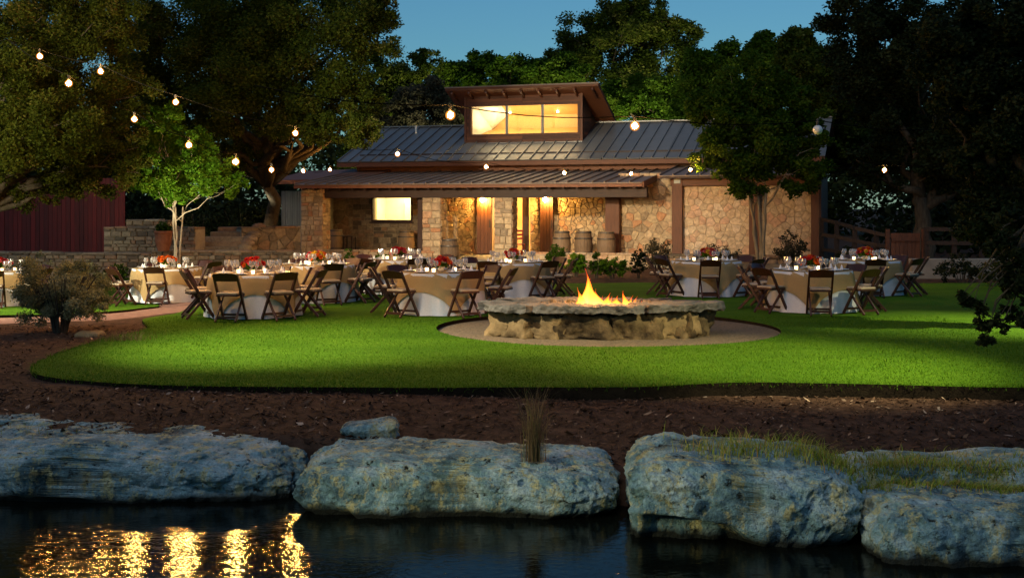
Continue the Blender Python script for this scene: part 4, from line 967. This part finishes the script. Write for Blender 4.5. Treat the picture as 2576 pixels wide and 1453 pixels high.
def inst(name, me, loc, rz=0, parent=None, sc=1., rot=None):
    o = bpy.data.objects.new(name, me); C.objects.link(o); o.location = loc; o.rotation_euler = rot or (0, 0, rz); o.scale = (sc,)*3
    if parent: o.parent = parent
    return o
SIDES = ['near side', 'near right side', 'right side', 'far right side', 'far side', 'far left side', 'left side', 'near left side']
TR = .76
def make_table(px, Y, desc, angles, seed, palette, spin):
    """angles: degrees round the table, 0 towards the pond, positive to the right"""
    g_ = random.Random(seed); x = X_(px, Y); z0 = hl(x, Y); B = Vector((x, Y, z0))
    t_ = empty('round_table', B, 0, f'round banquet table under {desc[1]} cloths, {desc[0]}', 'table', 'round banquet tables on the lawn')
    MB().lathe([(0, .72), (TR-.01, .72), (TR-.005, .742), (0, .742)], 32).build('tabletop', M['darkwood'], t_)
    for k in range(4): th = k*math.pi/2+.78; MB().bar((.5*math.cos(th), .5*math.sin(th), .72), (.55*math.cos(th), .55*math.sin(th), 0), .035, .035).build('leg', M['black'], t_)
    ph = g_.uniform(0, 6)
    def fold(r, z, th):
        k = max(0, (.74-z)/.74); return r+k*(.055+.030*math.sin(11*th+ph)+.018*math.sin(17*th+2*ph)) if z < .745 else r
    pr = [(0, .747), (.5, .747), (TR, .747), (TR+.008, .738), (TR+.010, .70), (TR+.012, .6), (TR+.016, .45), (TR+.02, .3), (TR+.024, .15), (TR+.03, .012)]
    o = MB().lathe(pr, 96, f=fold).build('tablecloth', M['linen'], None, True, B); tag(o, f'floor length white tablecloth on the table {desc[0]}', 'tablecloth', 'white tablecloths')
    # burlap square laid over it, corners hanging
    n_ = 96; vs = []; hs = 1.09; rows = 12
    for j in range(rows+1):
        for k in range(n_):
            th = 2*math.pi*k/n_; a = th-spin; Lh = hs/max(abs(math.cos(a)), abs(math.sin(a)))
            Lh *= (1-.06*max(0, abs(math.sin(2*a))-.6))
            s_ = Lh*j/rows if j < rows else Lh
            sflat = min(s_, TR+.012)
            if s_ <= TR+.012: r_, z_ = s_, .753
            else:
                d_ = s_-TR-.012; z_ = .745-d_; kk = max(0, (.74-z_)/.74)
                r_ = TR+.020+kk*(.062+.030*math.sin(11*th+ph)+.018*math.sin(17*th+2*ph))+.10*d_*d_
            vs.append((r_*math.cos(th), r_*math.sin(th), z_))
    o = MB().add(vs, [[j*n_+k, j*n_+(k+1) % n_, (j+1)*n_+(k+1) % n_, (j+1)*n_+k] for j in range(rows) for k in range(n_)]).build('burlap_overlay', M['burlap'], None, True, B); tag(o, f'tan square burlap overlay draped on the table {desc[0]}', 'tablecloth', 'burlap overlays')
    zt = .758
    # flowers
    fa = empty('flower_arrangement', B+Vector((0, 0, zt)), g_.uniform(0, 6), f'{palette[1]} flower centrepiece on the table {desc[0]}', 'flowers', 'table flower arrangements')
    MB().lathe([(0, 0), (.05, 0), (.065, .05), (.06, .10), (.05, .10), (.045, .02), (0, .02)], 14).build('vase', M['white'], fa, True)
    leaves('greenery', [(0, 0, .13), (.08, 0, .12), (-.08, 0, .12), (0, .08, .12), (0, -.08, .12)], [.08]*5, 160, .06, M['leaf_bright'], fa, seed, -.1)
    for k in range(24):
        d = Vector((g_.gauss(0, 1), g_.gauss(0, 1), abs(g_.gauss(0, .8))+.15)).normalized(); r_ = g_.uniform(.12, .17)
        b_ = inst('bloom', bloom_me[g_.choice(palette[0])], (d.x*r_*1.25, d.y*r_*1.25, .135+d.z*r_*.75), 0, fa, g_.uniform(1.0, 1.6), d.to_track_quat('Z', 'Y').to_euler())
    for k, ang in enumerate(sorted(angles)):
        a = R(ang); dirv = Vector((math.sin(a), -math.cos(a), 0)); side = Vector((math.cos(a), math.sin(a), 0))
        rad = TR+.30+g_.uniform(-.04, .06); c = B+dirv*rad; c.z = hl(c.x, c.y)+.012
        o = chair0 if not chair_used[0] else copy_tree(chair0); chair_used[0] = True
        sd_n = SIDES[round(ang/45) % 8]; o.location = c; o.rotation_euler = (0, 0, a+g_.uniform(-.16, .16))
        tag(o, f'dark folding chair at {sd_n} of table {desc[0]}', 'chair', 'wooden folding chairs round the tables')
        q = B+dirv*(TR-.20)+Vector((0, 0, zt)); o = inst('dinner_plate', plate_me, q, 0); tag(o, f'white plate at {sd_n} of table {desc[0]}', 'plate', f'dinner plates on the table {desc[0]}')
        o = inst('napkin', nap_me, q+Vector((0, 0, .012)), a+g_.uniform(-.4, .4), None, g_.uniform(.55, .8)); tag(o, f'folded napkin at {sd_n} of table {desc[0]}', 'napkin', f'napkins on the table {desc[0]}')
        for s_ in (0, 1):
            q = B+dirv*(TR-.33-.02*s_)+side*(.13+.085*s_)+Vector((0, 0, zt)); o = inst('wine_glass', glass_me, q, 0, None, g_.uniform(1.08, 1.25)); tag(o, f'wine glass {("next to", "away from")[s_]} plate, {sd_n} of table {desc[0]}', 'wine glass', f'wine glasses on the table {desc[0]}')
    for k in range(3):
        th = g_.uniform(0, 1)+k*2.1; o = inst('votive_candle', cand_me, B+Vector((.27*math.cos(th), .27*math.sin(th), zt))); tag(o, f'glowing votive candle {SIDES[round((th*180/math.pi+90)/45) % 8]} of flowers, table {desc[0]}', 'candle', f'votive candles on the table {desc[0]}')
RED, MIX, ORA = (('red', 'crimson', 'pink', 'red', 'orange'), 'red'), (('red', 'orange', 'yellow', 'pink'), 'red, orange and yellow'), (('orange', 'red', 'orange'), 'orange')
wb = 'white and tan'
make_table(637, 21.3, ("at front left beside mulch bed", wb), [-98, -53, -8, 37, 82, 127, 172, -143], 1, RED, .25)
make_table(797, 24.6, ('just behind the front left one', wb), [-80, -25, 22, 67, 110, 155, -155], 2, MIX, .75)
make_table(420, 27.2, ('before the pale-barked tree', wb), [-92, -44, 5, 65, 112, 155, -150], 3, ORA, .5)
make_table(5, 26.8, ("cut by left edge behind shrub", wb), [15, 65, 110, 160, -30, -150], 4, RED, .4)
make_table(1003, 27.0, ("farthest back before the porch steps", wb), [-75, -30, 25, 75, 125, 175, -135], 5, RED, .9)
make_table(1110, 21.9, ("at front, left of fire pit", wb), [-92, -36, 26, 82, 135, 185, -135], 6, RED, 1.15)
make_table(1290, 25.6, ("behind the fire pit's left end", wb), [-70, -25, 37, 82, 130, 175, -130], 7, RED, .3)
make_table(1777, 26.3, ("behind the fire pit's right end", wb), [-97, -57, -6, 44, 90, 130, 175, -140], 8, MIX, .95)
make_table(2040, 22.4, ('at front right of the lawn', wb), [-100, -58, -6, 38, 80, 125, 172, -142], 9, RED, .55)
make_table(2176, 26.6, ('farthest to the right', wb), [-75, -8, 40, 82, 130, 175, -130], 10, MIX, .7)

# ================================================================== STRING LIGHTS
def string(label, pts, ends, off=()):
    O = P_(*pts[0]); root = empty('string_lights', O, 0, label, 'string lights', 'festoon lights over the lawn')
    P = [P_(*q)-O for q in pts]; full = [P_(*ends[0])-O]+[q+Vector((0, 0, .13)) for q in P]+[P_(*ends[1])-O]
    path = []
    for a, b in zip(full, full[1:]):
        for k in range(5):
            t_ = k/5; q = a.lerp(b, t_); q.z -= .10*(b-a).length/3*math.sin(math.pi*t_); path.append(q)
    path.append(full[-1]); MB().tube(path, .0065, 4).build('cable', M['cable'], root)
    for i, q in enumerate(P):
        if i in off: b_ = MB().ball((0, 0, 0), .068, 2).build('bulb', M['bulb_off'], root, True, q)
        else:
            b_ = MB().ball((0, 0, 0), .074, 3).build('bulb', M['globe'], root, True, q)  # shell carries the painted halo; the core inside is the lamp
            MB().ball((0, 0, 0), .037, 2).build('filament', M['bulb'], b_, True)
        MB().tube([(0, 0, .045), (0, 0, .14)], .02, 6).build('socket', M['black'], b_)
string('longest festoon string running from the left oak along the porch eave', [(100, 142, 22.5), (253, 180, 22.5), (442, 257, 22.5), (743, 335, 23), (1000, 388, 29), (1223, 420, 33), (1420, 435, 35), (1588, 437, 36), (1737, 427, 36), (1958, 405, 36.2)], [(-80, 60, 22), (2000, 390, 36.5)])
string('festoon string dropping from the left oak to the lodge corner', [(173, 210, 20), (338, 300, 22.5), (475, 365, 21.3), (593, 407, 19.8), (683, 427, 26), (763, 430, 33), (830, 427, 39)], [(20, 100, 21), (905, 412, 43)])
string('festoon string crossing in front of the dormer with one dead bulb', [(1133, 290, 15.2), (1597, 317, 15.6), (2057, 327, 16.2)], [(640, 215, 14.8), (2420, 320, 17)], (2,))
string('short festoon string with one bulb in the dark right trees', [(2225, 428, 30)], [(1990, 395, 36), (2500, 390, 27)])

# added unseen floodlights: lawn ones inferred from light pools, others brighten trees, boulders, lodge
def flood(label, pos, aim, energy, cone, col, h_pole=True, blend=1., rad=.12):
    pos, aim = Vector(pos), Vector(aim); zg = hm(pos.x, pos.y); root = empty('added_floodlight', (pos.x, pos.y, zg), 0, label, 'floodlight', 'added floodlights'); O = Vector(root.location)
    d = (aim-pos).normalized(); q = pos-O
    MB().tube([(0, 0, -.2), q-d*.12], .03 if h_pole else .015, 8).build('pole', M['black'], root)
    hd = MB(); hd.tube([q-d*.16, q-d*.1, q+d*.02], [.05, .10, .12], 14); hd.build('head', M['black'], root)
    l = bpy.data.lights.new('flood_lamp', 'SPOT'); l.energy = energy; l.color = col; l.spot_size = R(cone); l.spot_blend = blend; l.shadow_soft_size = rad
    o = bpy.data.objects.new('flood_lamp', l); C.objects.link(o); o.parent = root; o.location = q+d*.15; o.rotation_euler = d.to_track_quat('-Z', 'Y').to_euler()
WARM = (1, .88, .60); GOLD = (1, .86, .45)
flood('unseen floodlight on a tall pole left of the pond boulders', (-7.5, 12.5, 7.5), (-2.7, 17.0, 0), 11000, 39, WARM)
flood('unseen floodlight on a tall pole right of the pond boulders', (7.6, 10, 7), (3.4, 15.0, 0), 9200, 37, GOLD)
flood('unseen floodlight on a tall pole beyond the right edge oak', (13, 17, 7), (8.2, 19.3, 0), 9000, 37, GOLD)
flood('unseen floodlight on a pole left of the beyond-path lawn', (-15, 20, 4.5), (-9.8, 23.2, 0), 7500, 62, WARM)
flood('added floodlight on a tall pole at far left turned up to the oaks', (-15, 19, 4), (-7, 36, 6.0), 5000, 75, (1, .93, .6), rad=1.2)
flood('added spotlight on the ground behind the left stone wall', (X_(560, 42.5), 42, .35), (X_(850, 36), 35.5, 4.6), 5500, 80, (1, .92, .62), False)
for i_, (a_, e_, n_) in enumerate(((1030, 5000, 'at its left end'), (1230, 7000, 'left of the dormer'), (1450, 9000, 'right of the dormer'), (1700, 9000, 'by the right slope'))):
    flood('added spotlight on the ground behind the lodge '+n_, (X_(a_, 54), 53.5, .3), (X_(a_+10, 62), 62, 7.5), e_*.5, 125, (1, .92, .5), False)
flood('added spotlight on the ground right of the lodge', (X_(2075, 50.5), 50.5, .3), (X_(1960, 55), 55, 6.5), 2600, 110, (1, .92, .5), False)
flood('added floodlight on a tall pole at far left aimed at the lodge', (-9.8, 15.5, 6.6), (.6, 41, 1.2), 21000, 33, (1, .84, .55), rad=.5)
flood('added low floodlight on the near pond bank aimed at the boulders', (-4.6, 5.6, 1.3), (1.2, 9.4, -.3), 560, 60, GOLD, True)
flood('added spotlight at the foot of the pale-barked tree', (X_(380, 27.9), 29.0, .1), (X_(460, 31), 31, 3.9), 900, 62, (1, .92, .6), False)
# ================================================================== TREES AND PLANTS
tree('crape_myrtle', 'slender multi-stemmed tree with white trunks and lit green leaves at left', [(400, 350, 62), (370, 440, 66), (450, 430, 80), (530, 450, 70), (470, 350, 50), (390, 310, 44), (430, 290, 34), (350, 400, 40), (500, 400, 60), (590, 465, 36), (440, 480, 60)], 31, (447, 31), 'leaf_bright', 34000, .085, bark='palebark', r0=.028, stems=4, seed=4, fork=.5, per=30, straight=.3)
tree('crape_myrtle', 'dark leafy multi-stemmed tree in front of the lodge wing', [(1900, 220, 100), (1820, 300, 95), (1985, 300, 100), (1900, 370, 110), (1790, 390, 62), (2010, 420, 75), (1880, 440, 70), (2040, 340, 55), (1770, 250, 40)], 36, (1915, 36), 'leaf_green', 60000, .12, bark='midbark', r0=.052, stems=4, straight=.3, seed=9, fork=.55, per=34)
tree('live_oak', 'spreading live oak with leaning trunk beside the lodge', [(620, 40, 170, 37), (820, 40, 150, 36), (930, 90, 80, 36), (700, 190, 150, 37), (470, 110, 150, 37), (830, 230, 105, 36), (570, 270, 90, 38), (900, 320, 60, 36), (800, 330, 50, 36), (960, 30, 55, 36), (680, 320, 40, 37), (340, 60, 110, 36), (390, 210, 130, 38), (420, 320, 85, 39), (520, 380, 60, 39), (760, 310, 75, 37), (620, 380, 60, 40), (880, 250, 80, 38), (600, 180, 130, 36), (740, 60, 120, 36)], 37, (694, 44), 'leaf_oak', 250000, .092, r0=.25, per=36, seed=12, fork=.5, thick=1.0)
tree('live_oak', 'olive brown oak hanging low over the red fence at left', [(60, 60, 190), (210, 170, 150), (60, 280, 170), (200, 330, 120), (40, 430, 100), (180, 440, 75), (270, 420, 75), (120, 480, 40), (290, 330, 70), (250, 60, 120), (20, 180, 130, 28), (120, 300, 130, 28), (20, 350, 110, 28), (300, 230, 90), (330, 400, 50)], 30, (-260, 30), 'leaf_rust', 215000, .076, r0=.22, per=40, seed=15, thick=.8)
hz = [('tree behind the lodge, first right of the live oak', [(1040, 215, 75), (1070, 160, 42), (1000, 260, 70), (960, 180, 70), (960, 290, 60), (930, 370, 60), (880, 410, 45)], 60, 'leaf_oak', 34000, 17),
      ('twiggy greyish tree left of the dormer', [(1070, 260, 70), (1010, 300, 60), (1120, 300, 60)], 56, 'leaf_grey', 20000, 18),
      ('rounded green tree above the left slope of the dormer roof', [(1140, 190, 50), (1210, 165, 55), (1180, 250, 70)], 64, 'leaf_green', 30000, 19),
      ('rounded green tree directly above the dormer', [(1280, 185, 55), (1360, 190, 60), (1320, 240, 90), (1440, 210, 70)], 62, 'leaf_green', 40000, 20),
      ('tallest dark tree rising behind the right side of the dormer', [(1470, 110, 78), (1560, 60, 72), (1640, 60, 68), (1710, 90, 58), (1560, 160, 130), (1680, 190, 100), (1420, 140, 45), (1590, 20, 40)], 66, 'leaf_oak', 80000, 21),
      ('bushy green tree behind the right roof slope', [(1620, 250, 75), (1700, 260, 80), (1560, 260, 60)], 58, 'leaf_green', 32000, 22),
      ('yellowish green tree behind the slender tree at right', [(1800, 170, 75), (1890, 190, 90), (1780, 250, 90), (1970, 200, 80), (1920, 120, 40)], 54, 'leaf_green', 60000, 23),
      ('tree with a few sky gaps between lodge and dark trees', [(2040, 180, 95), (2060, 300, 80), (2010, 110, 50), (2110, 250, 90), (2140, 370, 90)], 48, 'leaf_oak', 56000, 24)]
for lb, lobes, Y, mt, n, sd_ in hz:
    tree('background_tree', lb, lobes, Y, (lobes[0][0], Y), mt, n, .17, r0=.2, per=30, seed=sd_, k=(.3, .5), group='trees behind the lodge')
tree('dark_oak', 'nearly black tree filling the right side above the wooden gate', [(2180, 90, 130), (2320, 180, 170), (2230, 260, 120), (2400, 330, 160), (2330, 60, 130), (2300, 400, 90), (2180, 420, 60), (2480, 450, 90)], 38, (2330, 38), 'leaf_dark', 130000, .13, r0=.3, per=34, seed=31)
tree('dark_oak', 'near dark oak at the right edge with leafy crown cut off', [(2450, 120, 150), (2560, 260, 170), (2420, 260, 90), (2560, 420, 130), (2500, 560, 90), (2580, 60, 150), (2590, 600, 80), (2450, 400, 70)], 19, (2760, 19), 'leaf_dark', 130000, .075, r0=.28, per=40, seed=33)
# a nearer hanging branch of the same oak kind
hb = empty('hanging_branch', P_(2640, 560, 10), 0, 'dark leafy oak branch hanging low over the lawn at the right edge', 'branch'); O = Vector(hb.location)
cen, rad = [], []; mb = MB(); q0 = Vector((0.15, 0, .35)); g_ = random.Random(8)
for px_, py_, r_ in ((2560, 640, 46), (2520, 690, 34), (2570, 730, 44), (2540, 790, 26), (2430, 752, 20), (2470, 770, 20), (2485, 825, 26), (2475, 860, 20), (2570, 800, 22), (2500, 610, 30), (2580, 560, 60), (2600, 700, 60), (2610, 790, 44), (2540, 735, 30), (2450, 760, 16), (2462, 800, 18), (2480, 850, 18), (2420, 742, 12), (2520, 815, 20)):
    c = P_(px_, py_, 10)-O; mb.tube(limb_path(q0, c, px_, 6, .12), [.02, .015, .012, .009, .006, .004], 5)
    for k in range(5): cen.append(tuple(c+Vector((g_.gauss(0, .4), g_.gauss(0, .5), g_.gauss(0, .4)))*r_/300)); rad.append(r_/300*.55)
mb.build('stem', M['twig'], hb); leaves('foliage', cen, rad, 6500, .052, M['leaf_dark'], hb, 8, .2, .4)
# hedge masses behind the walls, far wood
shrub('bush', 'dark bush behind the stone stairs left of the shed', 620, 46, 180, 170, 'leaf_dark', 9000, .13, 'bush', 'bushes behind the stone walls', 41)
shrub('bush', 'dark bush behind the pale-barked tree', 500, 46, 180, 160, 'leaf_dark', 9000, .13, 'bush', 'bushes behind the stone walls', 42)
shrub('bush', 'dark bush at the right end of the red fence', 370, 47, 150, 150, 'leaf_dark', 7000, .13, 'bush', 'bushes behind the stone walls', 43)
g = np.random.default_rng(77); cen, rad = [], []
for i in range(420):
    xx = g.uniform(-48, 48); yy = g.uniform(78, 92); cen.append((xx, yy, g.uniform(-.5, 8.5+1.5*math.sin(xx*.2)))); rad.append(g.uniform(1.4, 2.6))
for i in range(120):
    xx = g.uniform(16, 34); yy = g.uniform(44, 56); cen.append((xx, yy, g.uniform(0, 3.5))); rad.append(g.uniform(.8, 1.5))
for i in range(120):
    xx = g.uniform(-34, -10); yy = g.uniform(48, 60); cen.append((xx, yy, g.uniform(0, 6))); rad.append(g.uniform(.9, 1.7))
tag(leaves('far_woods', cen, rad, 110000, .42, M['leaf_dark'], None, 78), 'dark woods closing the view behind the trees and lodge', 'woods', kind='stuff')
# woods on the near bank, behind the viewpoint
g = np.random.default_rng(79); cen, rad = [], []
for i in range(240):
    xx = g.uniform(-45, 45); cen.append((xx, g.uniform(-22, -14)-.004*xx*xx, g.uniform(-1, 9.5+1.5*math.sin(xx*.3)))); rad.append(g.uniform(1.3, 2.5))
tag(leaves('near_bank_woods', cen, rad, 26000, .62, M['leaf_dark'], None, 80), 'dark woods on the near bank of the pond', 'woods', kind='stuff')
# near shrub at left
sh_ = shrub('round_shrub', 'wide dome-shaped olive shrub with dark bare stems on the mulch bed', 152, 18.8, 265, 178, 'leaf_olive', 40000, .034, 'shrub', None, 51, lift=.5, stems=46)
shrub('garden_plant', 'blue-green leafy plant under the red fence', 290, 33, 80, 60, 'leaf_green', 1500, .08, 'plant', 'plants along the walls', 52)
for i, (px_, Y_, w_, h_, mt, lb) in enumerate(((1500, 33, 40, 42, 'leaf_green', 'dark green clipped shrub left of the bright one by the porch wall'), (1540, 33, 90, 40, 'leaf_bright', 'bright green low shrub behind the fire'), (1607, 33, 42, 50, 'leaf_dark', 'dark rounded shrub right of the bright green one'), (1650, 36, 90, 60, 'leaf_grey', 'brownish shrub below the wide wood post'), (1810, 37, 120, 45, 'leaf_grey', 'low twiggy shrub before the pink stone wall'), (1990, 36.5, 90, 70, 'leaf_grey', 'rose bush before the pink wall at its right end'), (1450, 34, 60, 40, 'leaf_bright', 'small plant left of the clipped shrubs'), (1400, 37, 60, 45, 'leaf_green', 'trailing plant on the porch wall under the barrels'), (960, 36, 60, 35, 'leaf_green', 'small green plant below the lit porch window'), (880, 36, 40, 40, 'leaf_green', 'small plant right of the leftmost pillar'), (2140, 34, 90, 50, 'leaf_dark', 'dark shrub under the sloping rail fence'), (2420, 31.8, 160, 50, 'leaf_dark', 'dark shrub below the low concrete wall'), (2530, 29, 120, 70, 'leaf_rust', 'reddish shrub at the right edge beyond the lawn'), (60, 33, 200, 60, 'leaf_olive', 'pale feathery shrub under the red fence at far left'), (210, 32, 150, 50, 'leaf_olive', 'pale feathery shrub behind the round olive shrub'))):
    shrub('garden_shrub', lb, px_, Y_, w_, h_*1.5, mt, 1800 if w_ > 50 else 900, .075, 'shrub', 'shrubs along the walls', 60+i)
# grass tufts
def tuft(name, label, cx, cy_, cz, n, spread, hgt, width, mat, lean, seed):
    g_ = np.random.default_rng(seed); p_ = np.stack([cx+spread*g_.normal(size=n), cy_+spread*.6*g_.normal(size=n), np.full(n, cz)], 1)
    return tag(blades(name, p_, hgt, width, M[mat], None, seed, lean, 5), label, 'grass')
c = P_(1345, 1150, 9.85); tuft('grass_tuft', 'tall brown dry grass tuft rising from the middle boulder', c.x, c.y, c.z-.03, 170, .045, .66, .0055, 'drygrass', .42, 1)
c = P_(240, 830, 17.4); tuft('grass_tuft', 'yellowish grass tuft at the foot of the round shrub', c.x+.4, c.y, hm(c.x, c.y), 240, .22, .22, .008, 'drygrass', .6, 2)
c = P_(585//3, 1125, 10.9); tuft('grass_tuft', 'tiny green tuft on the long left boulder', c.x, c.y, c.z-.03, 60, .02, .07, .004, 'wildgrass', .6, 3)
